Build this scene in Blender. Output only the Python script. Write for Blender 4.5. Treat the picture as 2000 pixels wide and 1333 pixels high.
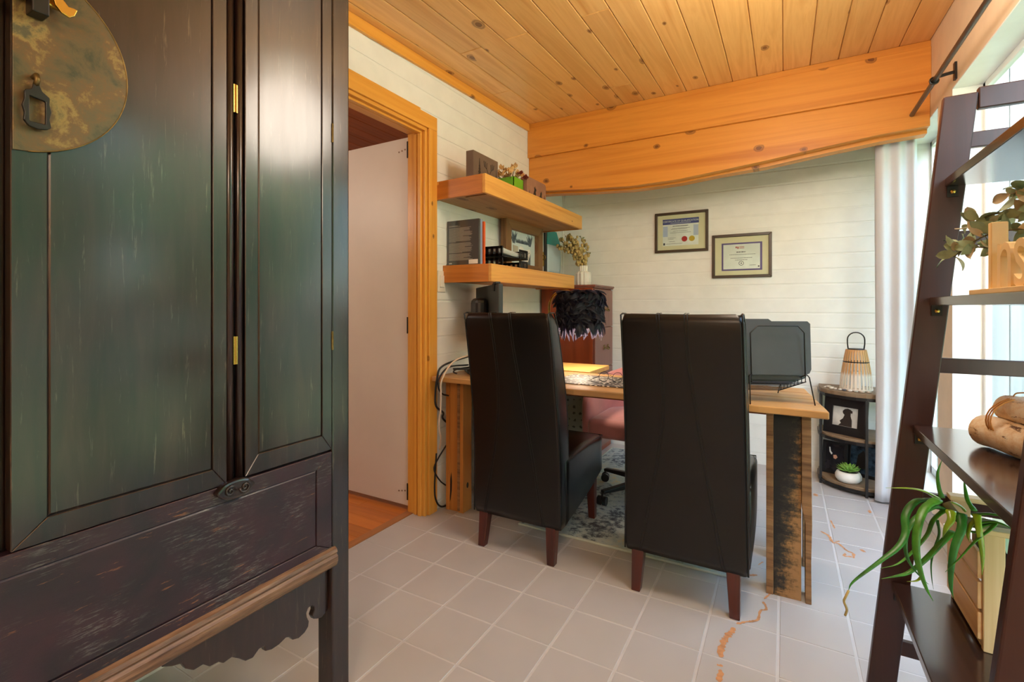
import bpy, bmesh, math, random
from mathutils import Vector, Matrix
random.seed(7)
PI = math.pi
scene = bpy.context.scene
for o in list(bpy.data.objects):
    bpy.data.objects.remove(o, do_unlink=True)
COL = scene.collection

# ------------------------------------------------------------------ camera
cam = bpy.data.cameras.new('camera')
cam.sensor_width = 36.0
cam.lens = 942 / 2000 * 36
cam.shift_y = -66.5 / 2000
cam.clip_start = 0.05
camo = bpy.data.objects.new('camera', cam)
COL.objects.link(camo)
YAW = math.atan(532 / 942)
camo.location = (0, 0, 1.12)
camo.rotation_euler = (PI / 2, 0, YAW)
scene.camera = camo

# ------------------------------------------------------------------ world, light, exposure
scene.view_settings.view_transform = 'Standard'
scene.view_settings.look = 'None'
scene.view_settings.gamma = 1
scene.view_settings.use_curve_mapping = False
scene.view_settings.exposure = 0.12
world = bpy.data.worlds.new('sky')
scene.world = world
world.use_nodes = True
wn = world.node_tree.nodes
wl = world.node_tree.links
wn.clear()
sky = wn.new('ShaderNodeTexSky')
sky.sky_type = 'NISHITA'
sky.sun_disc = False
sky.sun_elevation = math.radians(42)
sky.sun_rotation = math.radians(200)
sky.air_density = 1.0
sky.dust_density = 3.0
bgn = wn.new('ShaderNodeBackground')
bgn.inputs['Strength'].default_value = 2.0
wo = wn.new('ShaderNodeOutputWorld')
wl.new(sky.outputs[0], bgn.inputs[0])
wl.new(bgn.outputs[0], wo.inputs[0])


def area(name, loc, rot, sx, sy, power, col=(1, 1, 1), portal=False, parent=None):
    l = bpy.data.lights.new(name, 'AREA')
    l.shape = 'RECTANGLE'
    l.size = sx
    l.size_y = sy
    l.energy = power
    l.color = col
    if portal:
        l.cycles.is_portal = True
    o = bpy.data.objects.new(name, l)
    COL.objects.link(o)
    o.location = loc
    o.rotation_euler = rot
    return o


area('window_portal', (0.90, 1.2, 1.1), (0, PI / 2, 0), 2.1, 3.4, 1, portal=True)
area('window_portal', (0.90, 3.4, 1.1), (0, PI / 2, 0), 2.1, 0.8, 1, portal=True)
LAMP_W = 36      # each ceiling lamp, the added fill lamp included
DESK_W = 12       # feather lamp bulb
HALL_W = 20


sun = bpy.data.lights.new('sun', 'SUN')
sun.energy = 0.4
sun.angle = math.radians(4)
sun.color = (1.0, 0.97, 0.92)
suno = bpy.data.objects.new('sun', sun)
COL.objects.link(suno)
suno.rotation_euler = Vector((-0.35, -1.0, 1.25)).to_track_quat('Z', 'Y').to_euler()


# ------------------------------------------------------------------ helpers
def lin(r, g, b):
    def f(c):
        c /= 255.0
        return c / 12.92 if c <= 0.04045 else ((c + 0.055) / 1.055) ** 2.4
    return (f(r), f(g), f(b), 1)


MATS = {}


def base_mat(name):
    m = bpy.data.materials.new(name)
    m.use_nodes = True
    nt = m.node_tree
    b = nt.nodes['Principled BSDF']
    MATS[name] = m
    return m, nt, nt.nodes, nt.links, b


def ramp(nt, fac, stops, interp='LINEAR'):
    r = nt.nodes.new('ShaderNodeValToRGB')
    r.color_ramp.interpolation = interp
    e = r.color_ramp.elements
    while len(e) > len(stops):
        e.remove(e[-1])
    while len(e) < len(stops):
        e.new(0.5)
    for i, (p, c) in enumerate(stops):
        e[i].position = p
        e[i].color = c if len(c) == 4 else (*c, 1)
    nt.links.new(fac, r.inputs[0])
    return r.outputs[0]


def mixc(nt, fac, a, b, mode='MIX'):
    n = nt.nodes.new('ShaderNodeMix')
    n.data_type = 'RGBA'
    n.blend_type = mode
    for sock, v in ((n.inputs[0], fac), (n.inputs[6], a), (n.inputs[7], b)):
        if hasattr(v, 'links') or isinstance(v, bpy.types.NodeSocket):
            nt.links.new(v, sock)
        else:
            sock.default_value = v
    return n.outputs[2]


def mth(nt, op, a, b=None):
    n = nt.nodes.new('ShaderNodeMath')
    n.operation = op
    for s, v in ((n.inputs[0], a), (n.inputs[1], b)):
        if v is None:
            continue
        if isinstance(v, bpy.types.NodeSocket):
            nt.links.new(v, s)
        else:
            s.default_value = v
    return n.outputs[0]


def coords(nt, scale=(1, 1, 1), rnd=True, rot=(0, 0, 0)):
    tc = nt.nodes.new('ShaderNodeTexCoord')
    out = tc.outputs['Object']
    if rnd:
        oi = nt.nodes.new('ShaderNodeObjectInfo')
        v = nt.nodes.new('ShaderNodeVectorMath')
        v.operation = 'MULTIPLY_ADD'
        cb = nt.nodes.new('ShaderNodeCombineXYZ')
        for i in range(3):
            nt.links.new(oi.outputs['Random'], cb.inputs[i])
        nt.links.new(cb.outputs[0], v.inputs[0])
        v.inputs[1].default_value = (37, 53, 71)
        nt.links.new(out, v.inputs[2])
        out = v.outputs[0]
    mp = nt.nodes.new('ShaderNodeMapping')
    mp.inputs['Scale'].default_value = scale
    mp.inputs['Rotation'].default_value = rot
    nt.links.new(out, mp.inputs[0])
    return mp.outputs[0]


def noise(nt, vec, scale, detail=4, rough=0.55, dist=0.0):
    n = nt.nodes.new('ShaderNodeTexNoise')
    n.inputs['Scale'].default_value = scale
    n.inputs['Detail'].default_value = detail
    n.inputs['Roughness'].default_value = rough
    n.inputs['Distortion'].default_value = dist
    nt.links.new(vec, n.inputs['Vector'])
    return n.outputs[0]


def bump(nt, b, h, strength=0.2, dist=0.002):
    n = nt.nodes.new('ShaderNodeBump')
    n.inputs['Strength'].default_value = strength
    n.inputs['Distance'].default_value = dist
    nt.links.new(h, n.inputs['Height'])
    nt.links.new(n.outputs[0], b.inputs['Normal'])


def plain(name, col, rough=0.5, metal=0.0, var=0.06, vs=8.0, bmp=0.0, bs=60.0, spec=None, emit=None, es=0.0, coat=0.0, sheen=0.0):
    m, nt, N, L, b = base_mat(name)
    v = coords(nt)
    n = noise(nt, v, vs, 5)
    lo = tuple(max(0, c * (1 - var * 2)) for c in col[:3]) + (1,)
    hi = tuple(min(1, c * (1 + var * 2)) for c in col[:3]) + (1,)
    c = ramp(nt, n, [(0.3, lo), (0.7, hi)])
    L.new(c, b.inputs['Base Color'])
    b.inputs['Roughness'].default_value = rough
    b.inputs['Metallic'].default_value = metal
    if coat:
        b.inputs['Coat Weight'].default_value = coat
        b.inputs['Coat Roughness'].default_value = 0.08
    if sheen:
        b.inputs['Sheen Weight'].default_value = sheen
    if spec is not None:
        b.inputs['Specular IOR Level'].default_value = spec
    if emit:
        b.inputs['Emission Color'].default_value = emit
        b.inputs['Emission Strength'].default_value = es
    if bmp:
        bump(nt, b, noise(nt, v, bs, 4), bmp)
    return m


def wood(name, light, dark, axis=0, rough=0.4, grain=14.0, knots=0.0, across=None, ksc=(3.2, 7.0), var=0.12, knotcol=None, coat=0.0, bmp=0.12, streak=None):
    """grain runs along the given axis"""
    m, nt, N, L, b = base_mat(name)
    sc = [grain, grain, grain]
    sc[axis] = grain * 0.045
    v = coords(nt, tuple(sc))
    n1 = noise(nt, v, 1.0, 6, 0.6, 1.2)
    n2 = noise(nt, v, 6.0, 4, 0.6, 0.3)
    c = ramp(nt, n1, [(0.30, dark), (0.50, light), (0.62, tuple(0.5 * (light[i] + dark[i]) for i in range(3)) + (1,)), (0.75, light)])
    c = mixc(nt, mth(nt, 'MULTIPLY', n2, 0.35), c, tuple(x * 0.72 for x in light[:3]) + (1,))
    oi = nt.nodes.new('ShaderNodeObjectInfo')
    hsv = nt.nodes.new('ShaderNodeHueSaturation')
    mr = nt.nodes.new('ShaderNodeMapRange')
    mr.inputs['To Min'].default_value = 1 - var
    mr.inputs['To Max'].default_value = 1 + var
    L.new(oi.outputs['Random'], mr.inputs['Value'])
    L.new(mr.outputs[0], hsv.inputs['Value'])
    L.new(c, hsv.inputs['Color'])
    c = hsv.outputs[0]
    if streak:
        sv = [5.0, 5.0, 5.0]
        sv[axis] = 0.8
        s = noise(nt, coords(nt, tuple(sv)), 1.6, 3, 0.5, 0.6)
        f = ramp(nt, s, [(0.56, (0, 0, 0)), (0.72, (1, 1, 1))])
        c = mixc(nt, mth(nt, 'MULTIPLY', f, 0.6), c, streak)
    if knots:
        kv = coords(nt, (1, 1, 1))
        sx = nt.nodes.new('ShaderNodeSeparateXYZ')
        L.new(kv, sx.inputs[0])
        if across is None:
            across = 0 if axis != 0 else 2
        cb = nt.nodes.new('ShaderNodeCombineXYZ')
        L.new(mth(nt, 'MULTIPLY', sx.outputs[axis], ksc[0]), cb.inputs[0])
        L.new(mth(nt, 'MULTIPLY', sx.outputs[across], ksc[1]), cb.inputs[1])
        wob = nt.nodes.new('ShaderNodeVectorMath')
        wob.operation = 'MULTIPLY_ADD'
        nn = nt.nodes.new('ShaderNodeTexNoise')
        nn.inputs['Scale'].default_value = 4.0
        L.new(cb.outputs[0], nn.inputs['Vector'])
        L.new(nn.outputs[1], wob.inputs[0])
        wob.inputs[1].default_value = (0.10, 0.10, 0.0)
        L.new(cb.outputs[0], wob.inputs[2])
        vo = nt.nodes.new('ShaderNodeTexVoronoi')
        vo.voronoi_dimensions = '2D'
        vo.inputs['Scale'].default_value = 1.0
        L.new(wob.outputs[0], vo.inputs['Vector'])
        d = vo.outputs['Distance']
        sep = nt.nodes.new('ShaderNodeSeparateColor')
        L.new(vo.outputs['Color'], sep.inputs[0])
        keep = mth(nt, 'GREATER_THAN', sep.outputs[0], 1 - knots)
        rad = mth(nt, 'MULTIPLY_ADD', sep.outputs[1], 0.16)
        rad.node.inputs[2].default_value = 0.055
        q = mth(nt, 'DIVIDE', d, rad)
        core = ramp(nt, q, [(0.45, (1, 1, 1)), (0.55, (.45, .45, .45)), (0.8, (.75, .75, .75)), (1.0, (0, 0, 0))])
        kc = knotcol or lin(96, 48, 18)
        c = mixc(nt, mth(nt, 'MULTIPLY', mth(nt, 'MULTIPLY', core, keep), 0.85), c, kc)
    L.new(c, b.inputs['Base Color'])
    b.inputs['Roughness'].default_value = rough
    if coat:
        b.inputs['Coat Weight'].default_value = coat
        b.inputs['Coat Roughness'].default_value = 0.12
    if bmp:
        bump(nt, b, n2, bmp, 0.001)
    return m


class M:
    """collects geometry in world coordinates"""
    def __init__(s):
        s.v = []
        s.f = []
        s.mi = []
        s.cur = 0

    def add(s, vs, fs):
        n = len(s.v)
        s.v += [tuple(v) for v in vs]
        for f in fs:
            s.f.append(tuple(i + n for i in f))
            s.mi.append(s.cur)
        return s

    def box(s, x0, y0, z0, x1, y1, z1):
        vs = [(x0, y0, z0), (x1, y0, z0), (x1, y1, z0), (x0, y1, z0), (x0, y0, z1), (x1, y0, z1), (x1, y1, z1), (x0, y1, z1)]
        return s.add(vs, [(0, 3, 2, 1), (4, 5, 6, 7), (0, 1, 5, 4), (1, 2, 6, 5), (2, 3, 7, 6), (3, 0, 4, 7)])

    def hexa(s, b4, t4):
        return s.add(list(b4) + list(t4), [(0, 3, 2, 1), (4, 5, 6, 7), (0, 1, 5, 4), (1, 2, 6, 5), (2, 3, 7, 6), (3, 0, 4, 7)])

    def obox(s, c, size, mat):
        """oriented box: mat = Matrix/Euler rotation"""
        h = [x / 2 for x in size]
        vs = []
        for z in (-1, 1):
            for (x, y) in ((-1, -1), (1, -1), (1, 1), (-1, 1)):
                vs.append(Vector(c) + mat @ Vector((x * h[0], y * h[1], z * h[2])))
        return s.add(vs, [(0, 3, 2, 1), (4, 5, 6, 7), (0, 1, 5, 4), (1, 2, 6, 5), (2, 3, 7, 6), (3, 0, 4, 7)])

    def prism(s, poly, axis, a, b):
        """poly: 2D list in the other two axes, extruded along axis from a to b"""
        def P(p, t):
            return {0: (t, p[0], p[1]), 1: (p[0], t, p[1]), 2: (p[0], p[1], t)}[axis]
        n = len(poly)
        vs = [P(p, a) for p in poly] + [P(p, b) for p in poly]
        fs = [tuple(range(n))[::-1], tuple(range(n, 2 * n))]
        fs += [(i, (i + 1) % n, n + (i + 1) % n, n + i) for i in range(n)]
        return s.add(vs, fs)

    def rings(s, rings, closed=False, cap=True):
        n = len(rings[0])
        vs = [p for r in rings for p in r]
        fs = []
        k = len(rings)
        for i in range(k if closed else k - 1):
            a = i * n
            b2 = ((i + 1) % k) * n
            for j in range(n):
                fs.append((a + j, a + (j + 1) % n, b2 + (j + 1) % n, b2 + j))
        if cap and not closed:
            fs.append(tuple(range(n))[::-1])
            fs.append(tuple(range((k - 1) * n, k * n)))
        return s.add(vs, fs)

    def tube(s, pts, r, n=8, closed=False, flat=1.0):
        pts = [Vector(p) for p in pts]
        k = len(pts)
        rs = r if isinstance(r, (list, tuple)) else [r] * k
        rings = []
        up = None
        for i, p in enumerate(pts):
            if closed:
                t = pts[(i + 1) % k] - pts[i - 1]
            else:
                t = pts[min(i + 1, k - 1)] - pts[max(i - 1, 0)]
            if t.length < 1e-9:
                t = Vector((0, 0, 1))
            t.normalize()
            if up is None:
                up = Vector((0, 0, 1)) if abs(t.z) < 0.9 else Vector((1, 0, 0))
            a = t.cross(up)
            if a.length < 1e-6:
                a = t.cross(Vector((0.3, 1, 0)))
            a.normalize()
            b = a.cross(t).normalized()
            up = b
            rings.append([p + a * (rs[i] * math.cos(2 * PI * j / n)) + b * (rs[i] * flat * math.sin(2 * PI * j / n)) for j in range(n)])
        return s.rings(rings, closed=closed)

    def lathe(s, prof, c, n=24, sx=1, sy=1, cap=True):
        return s.rings([[(c[0] + r * sx * math.cos(2 * PI * j / n), c[1] + r * sy * math.sin(2 * PI * j / n), c[2] + z) for j in range(n)] for (r, z) in prof], cap=cap)

    def grid(s, f, nu, nv):
        vs = [f(i / nu, j / nv) for j in range(nv + 1) for i in range(nu + 1)]
        fs = [(j * (nu + 1) + i, j * (nu + 1) + i + 1, (j + 1) * (nu + 1) + i + 1, (j + 1) * (nu + 1) + i) for j in range(nv) for i in range(nu)]
        return s.add(vs, fs)

    def ball(s, c, r, nu=12, nv=8, sc=(1, 1, 1)):
        rings = []
        for j in range(1, nv):
            a = PI * j / nv
            rings.append([(c[0] + r * sc[0] * math.sin(a) * math.cos(2 * PI * i / nu), c[1] + r * sc[1] * math.sin(a) * math.sin(2 * PI * i / nu), c[2] - r * sc[2] * math.cos(a)) for i in range(nu)])
        return s.rings(rings)


ORG = {}


def put(name, m, mat, parent=None, smooth=False, bevel=0.0, kind=None, label=None, origin=None, seg=2, recalc=True, subsurf=0, solid=0.0):
    """link geometry m (world coordinates) as one mesh object, a child of parent if given"""
    if parent is not None:
        o0 = ORG[parent.name]
    elif origin is not None:
        o0 = Vector(origin)
    else:
        xs = [v[0] for v in m.v]
        ys = [v[1] for v in m.v]
        zs = [v[2] for v in m.v]
        o0 = Vector(((min(xs) + max(xs)) / 2, (min(ys) + max(ys)) / 2, min(zs)))
    me = bpy.data.meshes.new(name)
    me.from_pydata([(v[0] - o0[0], v[1] - o0[1], v[2] - o0[2]) for v in m.v], [], m.f)
    mats = mat if isinstance(mat, (list, tuple)) else [mat]
    for x in mats:
        me.materials.append(x)
    if len(mats) > 1:
        for p, i in zip(me.polygons, m.mi):
            p.material_index = i
    if recalc:
        bm = bmesh.new()
        bm.from_mesh(me)
        bmesh.ops.recalc_face_normals(bm, faces=bm.faces)
        bm.to_mesh(me)
        bm.free()
    if smooth:
        for p in me.polygons:
            p.use_smooth = True
    me.update()
    o = bpy.data.objects.new(name, me)
    COL.objects.link(o)
    if parent is not None:
        o.parent = parent
    else:
        o.location = o0
    ORG[o.name] = o0
    if solid:
        md = o.modifiers.new('thickness', 'SOLIDIFY')
        md.thickness = solid
        md.offset = 0
    if bevel:
        md = o.modifiers.new('bevel', 'BEVEL')
        md.width = bevel
        md.segments = seg
        md.limit_method = 'ANGLE'
        md.angle_limit = math.radians(40)
    if subsurf:
        md = o.modifiers.new('subsurf', 'SUBSURF')
        md.levels = subsurf
        md.render_levels = subsurf
    if smooth and bevel:
        pass
    if kind:
        o['kind'] = kind
    if label:
        o['label'] = label
    return o


def tag(o, label, cat, group=None):
    o['label'] = label
    o['category'] = cat
    if group:
        o['group'] = group
    return o


def thing(name, loc, label, cat, group=None):
    o = bpy.data.objects.new(name, None)
    o.empty_display_size = 0.05
    COL.objects.link(o)
    o.location = loc
    ORG[o.name] = Vector(loc)
    return tag(o, label, cat, group)


def struct(o):
    o['kind'] = 'structure'
    return o


def copy_tree(o, loc, label=None, parent=None):
    c = o.copy()
    COL.objects.link(c)
    if parent is None:
        c.location = loc
        if label:
            c['label'] = label
    else:
        c.parent = parent
    for ch in [x for x in COL.objects if x.parent == o]:
        copy_tree(ch, None, None, c)
    return c


def inst(src, name, parent, off):
    """a piece sharing the mesh of src, at an offset from its parent"""
    o = src.copy()
    COL.objects.link(o)
    o.parent = parent
    o.location = off
    ORG[o.name] = ORG[parent.name]
    return o


def bez(p0, p1, p2, p3, n=14):
    p0, p1, p2, p3 = map(Vector, (p0, p1, p2, p3))
    out = []
    for i in range(n + 1):
        t = i / n
        out.append(p0 * (1 - t) ** 3 + p1 * 3 * t * (1 - t) ** 2 + p2 * 3 * t * t * (1 - t) + p3 * t ** 3)
    return out


def spline(pts, per=6):
    """Catmull-Rom through the points"""
    P = [Vector(p) for p in pts]
    P = [P[0] * 2 - P[1]] + P + [P[-1] * 2 - P[-2]]
    out = []
    for i in range(1, len(P) - 2):
        for k in range(per):
            t = k / per
            a, b, c, d = P[i - 1], P[i], P[i + 1], P[i + 2]
            out.append(0.5 * ((2 * b) + (c - a) * t + (2 * a - 5 * b + 4 * c - d) * t * t + (3 * b - a - 3 * c + d) * t ** 3))
    out.append(P[-2])
    return out


def text_mesh(body, size, depth=0.0, align='CENTER', extra=0.0):
    cu = bpy.data.curves.new('text', 'FONT')
    cu.body = body
    cu.size = size
    cu.extrude = depth
    cu.offset = extra
    cu.align_x = align
    cu.resolution_u = 3
    o = bpy.data.objects.new('text', cu)
    COL.objects.link(o)
    dg = bpy.context.evaluated_depsgraph_get()
    me = bpy.data.meshes.new_from_object(o.evaluated_get(dg))
    vs = [v.co.copy() for v in me.vertices]
    fs = [tuple(p.vertices) for p in me.polygons]
    bpy.data.objects.remove(o, do_unlink=True)
    bpy.data.meshes.remove(me)
    return vs, fs


def add_text(m, body, size, org, ux, uy, depth=0.0, align='CENTER', sx=1.0):
    vs, fs = text_mesh(body, size, depth, align)
    ux = Vector(ux).normalized()
    uy = Vector(uy).normalized()
    uz = ux.cross(uy)
    m.add([Vector(org) + ux * v.x * sx + uy * v.y + uz * v.z for v in vs], fs)
    return m


# ------------------------------------------------------------------ materials
PINE_C = wood('ceiling_pine', lin(245, 190, 116), lin(220, 152, 78), 1, 0.35, 11, knots=0.30, var=0.10, coat=0.15, across=0, ksc=(4.2, 7.5))
PINE_B = wood('beam_pine', lin(224, 148, 58), lin(194, 112, 32), 0, 0.4, 8, knots=0.18, var=0.05, across=2, ksc=(5.0, 7.0))
PINE_T = wood('trim_pine', lin(238, 170, 72), lin(218, 140, 46), 2, 0.35, 9, knots=0.10, var=0.04, across=1, ksc=(6.0, 10.0))
PINE_TY = wood('trim_pine_long', lin(238, 170, 72), lin(218, 140, 46), 1, 0.35, 9, knots=0.10, var=0.04, across=2, ksc=(6.0, 10.0))
SHELFW = wood('shelf_pine', lin(234, 172, 86), lin(200, 132, 54), 1, 0.45, 12, knots=0.10, var=0.06, across=2, ksc=(6.0, 9.0))
SHELFX = wood('shelf_end_pine', lin(206, 128, 52), lin(160, 88, 28), 0, 0.45, 12, knots=0.1, var=0.06)
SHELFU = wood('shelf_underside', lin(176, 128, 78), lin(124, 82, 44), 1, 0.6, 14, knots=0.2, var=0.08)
DESKW = wood('desk_board', lin(206, 156, 92), lin(150, 96, 46), 0, 0.45, 10, knots=0.1, var=0.16, streak=lin(120, 98, 74))
DESKL = wood('desk_leg_pine', lin(204, 138, 64), lin(158, 92, 34), 2, 0.5, 10, knots=0.1, var=0.06)
RETW = wood('side_table_pine', lin(214, 168, 96), lin(178, 126, 60), 0, 0.45, 10, knots=0.05, var=0.05)
MAPLE = wood('crate_wood', lin(232, 200, 146), lin(208, 166, 104), 2, 0.5, 8, knots=0.04, var=0.06)
MAPLEY = wood('crate_wood_lit_side', lin(242, 200, 142), lin(216, 160, 98), 1, 0.5, 8, knots=0.04, var=0.06)  # orange light on the side slats put into a lighter, warmer wood colour
ESPR = wood('espresso_wood', lin(64, 30, 23), lin(38, 17, 12), 2, 0.36, 10, var=0.03, bmp=0.04, coat=0.1)
ESPRY = wood('espresso_wood_long', lin(56, 34, 29), lin(34, 20, 17), 1, 0.2, 10, var=0.03, bmp=0.03, coat=0.5)
LEGW = wood('mahogany_leg', lin(84, 30, 18), lin(48, 16, 10), 2, 0.3, 9, var=0.04, coat=0.3)
CHERRY = wood('cherry_side', lin(150, 62, 20), lin(112, 38, 12), 2, 0.4, 8, var=0.03, coat=0.2)
CHERRYF = wood('cherry_front', lin(134, 78, 66), lin(108, 58, 50), 2, 0.35, 7, var=0.05, coat=0.2)
LAMF = wood('laminate', lin(214, 132, 48), lin(170, 86, 24), 0, 0.3, 8, knots=0.0, var=0.16)
HALLC = wood('hall_ceiling', lin(190, 100, 42), lin(148, 68, 22), 1, 0.45, 10, knots=0.2, var=0.14)
GREYW = wood('weathered_wood', lin(148, 124, 96), lin(106, 84, 60), 0, 0.6, 9, var=0.05)
BARN = wood('outside_board', lin(124, 137, 144), lin(100, 113, 120), 2, 0.6, 7, knots=0.12, var=0.05, knotcol=lin(170, 170, 165))
PAPER = plain('white_paper', lin(238, 236, 230), 0.6)
WHITE = plain('white_paint', lin(236, 236, 228), 0.42, var=0.02, bmp=0.03, bs=90)
SILL = plain('white_gloss_paint', lin(238, 240, 236), 0.35, var=0.02)
DOORW = plain('door_white', lin(226, 214, 198), 0.45, var=0.02, vs=3)
CREAM = plain('cream_drywall', lin(236, 214, 184), 0.6, var=0.03, bmp=0.05, bs=120)
BLACK = plain('black_plastic', lin(24, 23, 24), 0.4, var=0.1)
BLACKM = plain('black_metal', lin(34, 31, 30), 0.4, metal=0.3, var=0.1)
IRON = plain('rod_iron', lin(70, 72, 72), 0.3, metal=0.8, var=0.1)
GREYF = plain('folder_card', lin(68, 70, 72), 0.6, var=0.05)
BRASS = plain('brass', lin(206, 168, 84), 0.25, metal=1.0, var=0.08)
ABRASS = plain('aged_brass', lin(128, 108, 66), 0.45, metal=0.8, var=0.2, vs=40)
CHROME = plain('chrome', lin(190, 190, 190), 0.12, metal=1.0)
PINK = plain('pink_velvet', lin(176, 112, 108), 0.75, var=0.10, vs=5, sheen=0.4, bmp=0.1, bs=200)
SHEET = plain('curtain_cloth', lin(216, 221, 228), 0.8, var=0.01, bmp=0.1, bs=300)
SHEET.node_tree.nodes['Principled BSDF'].inputs['Transmission Weight'].default_value = 0.0
RED = plain('red_print', lin(178, 40, 36), 0.5)
GOLD = plain('gold_seal', lin(214, 176, 52), 0.4)
NAVY = plain('navy_print', lin(58, 70, 138), 0.5, var=0.02)
PURPLE = plain('purple_print', lin(82, 62, 128), 0.5, var=0.02)
LBLUE = plain('pale_blue_print', lin(186, 196, 222), 0.5, var=0.02)
INK = plain('ink', lin(70, 70, 78), 0.6)
MATB = plain('mat_board', lin(228, 216, 180), 0.7, var=0.02)
FRAMEB = plain('frame_brown', lin(66, 52, 38), 0.35, var=0.1)
TEAL = plain('teal_card', lin(0, 164, 164), 0.4, var=0.05)
GREEN = plain('lime_planter', lin(104, 172, 34), 0.35, var=0.03)
CERAM = plain('white_ceramic', lin(236, 232, 222), 0.35, var=0.02)
DRIED = plain('dried_petals', lin(222, 178, 116), 0.7, var=0.2, vs=30)
DRIED2 = plain('dried_hops', lin(186, 164, 104), 0.75, var=0.2, vs=30)
DRIEDG = plain('dried_leaf', lin(112, 112, 66), 0.75, var=0.2, vs=30)
BERRY = plain('dried_berry', lin(112, 34, 24), 0.6)
ALOE = plain('aloe_leaf', lin(74, 142, 40), 0.4, var=0.25, vs=22, bmp=0.15, bs=60)
ALOED = plain('aloe_leaf_dark', lin(48, 116, 44), 0.4, var=0.25, vs=22, bmp=0.15, bs=60)
ALOEY = plain('aloe_leaf_yellow', lin(138, 168, 34), 0.3, var=0.25, vs=14, coat=0.3)
SUCC = plain('succulent_leaf', lin(128, 172, 74), 0.5, var=0.15, vs=20)
EUC = plain('olive_leaf', lin(150, 162, 124), 0.7, var=0.15, vs=25)
EUC2 = plain('olive_leaf_back', lin(200, 180, 144), 0.7, var=0.15, vs=25)
STEM = plain('stem', lin(104, 92, 56), 0.7)
TWINE = plain('jute_twine', lin(196, 132, 60), 0.8, bmp=0.3, bs=400)
OCORD = plain('orange_cord', lin(226, 130, 50), 0.7, var=0.1)
SIGNW = plain('letter_wood', lin(236, 196, 132), 0.5, var=0.04)
SIGNS = plain('letter_edge', lin(232, 222, 178), 0.5, var=0.04)
STONE = plain('pebble', lin(206, 196, 180), 0.6, var=0.15, vs=60)
STONED = plain('pebble_dark', lin(96, 96, 98), 0.6, var=0.15, vs=60)
CABLEW = plain('white_cable', lin(220, 196, 172), 0.5)
CABLEB = plain('black_cable', lin(26, 24, 24), 0.5)
WEAR = plain('worn_paint', lin(206, 148, 100), 0.5, var=0.12, vs=40)
SCREW = plain('screw_steel', lin(150, 132, 104), 0.3, metal=0.9)
SOIL = plain('soil', lin(50, 36, 26), 0.9, bmp=0.5, bs=80)
MONB = plain('monitor_back', lin(52, 58, 58), 0.45)
MONE = plain('monitor_edge', lin(86, 104, 116), 0.35)
ORANGE = plain('orange_cover', lin(226, 96, 28), 0.35)
BLUEG = plain('blue_grey_cover', lin(132, 148, 178), 0.35)
COVER = plain('dark_glossy_cover', lin(66, 64, 62), 0.18, var=0.05, coat=0.6)
TAG = plain('mint_card', lin(178, 214, 196), 0.6)
TAGI = plain('tag_print', lin(36, 96, 80), 0.6)
GRASS = plain('lawn', lin(122, 136, 96), 0.9, var=0.2, vs=3)
LEAFT = plain('tree_leaf', lin(122, 176, 116), 0.7, var=0.3, vs=1.5)
BARK = plain('tree_bark', lin(96, 78, 60), 0.9, var=0.2, bmp=0.5, bs=20)
COLTAN = plain('tan_block', lin(152, 108, 84), 0.6, var=0.1)
COLBRN = plain('brown_block', lin(104, 86, 72), 0.5, var=0.1)
SILH = plain('silhouette_paint', lin(44, 34, 28), 0.6)
PHOTO = plain('grey_photo', lin(196, 194, 186), 0.4, var=0.15, vs=12)
PHOTOD = plain('dark_photo', lin(30, 26, 30), 0.25, var=0.3, vs=18)
PHOTOB = plain('blue_photo', lin(66, 84, 100), 0.25, var=0.5, vs=22)
SKIN = plain('photo_skin', lin(206, 150, 122), 0.5)
BULB = plain('bulb_glass', lin(255, 236, 210), 0.4, emit=(1.0, 0.86, 0.7, 1), es=6.0)
SHADEG = plain('lamp_diffuser', lin(255, 240, 214), 0.4, emit=(1.0, 0.84, 0.62, 1), es=5.0)
SWITCH = plain('switch_plastic', lin(232, 224, 208), 0.35)


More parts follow.
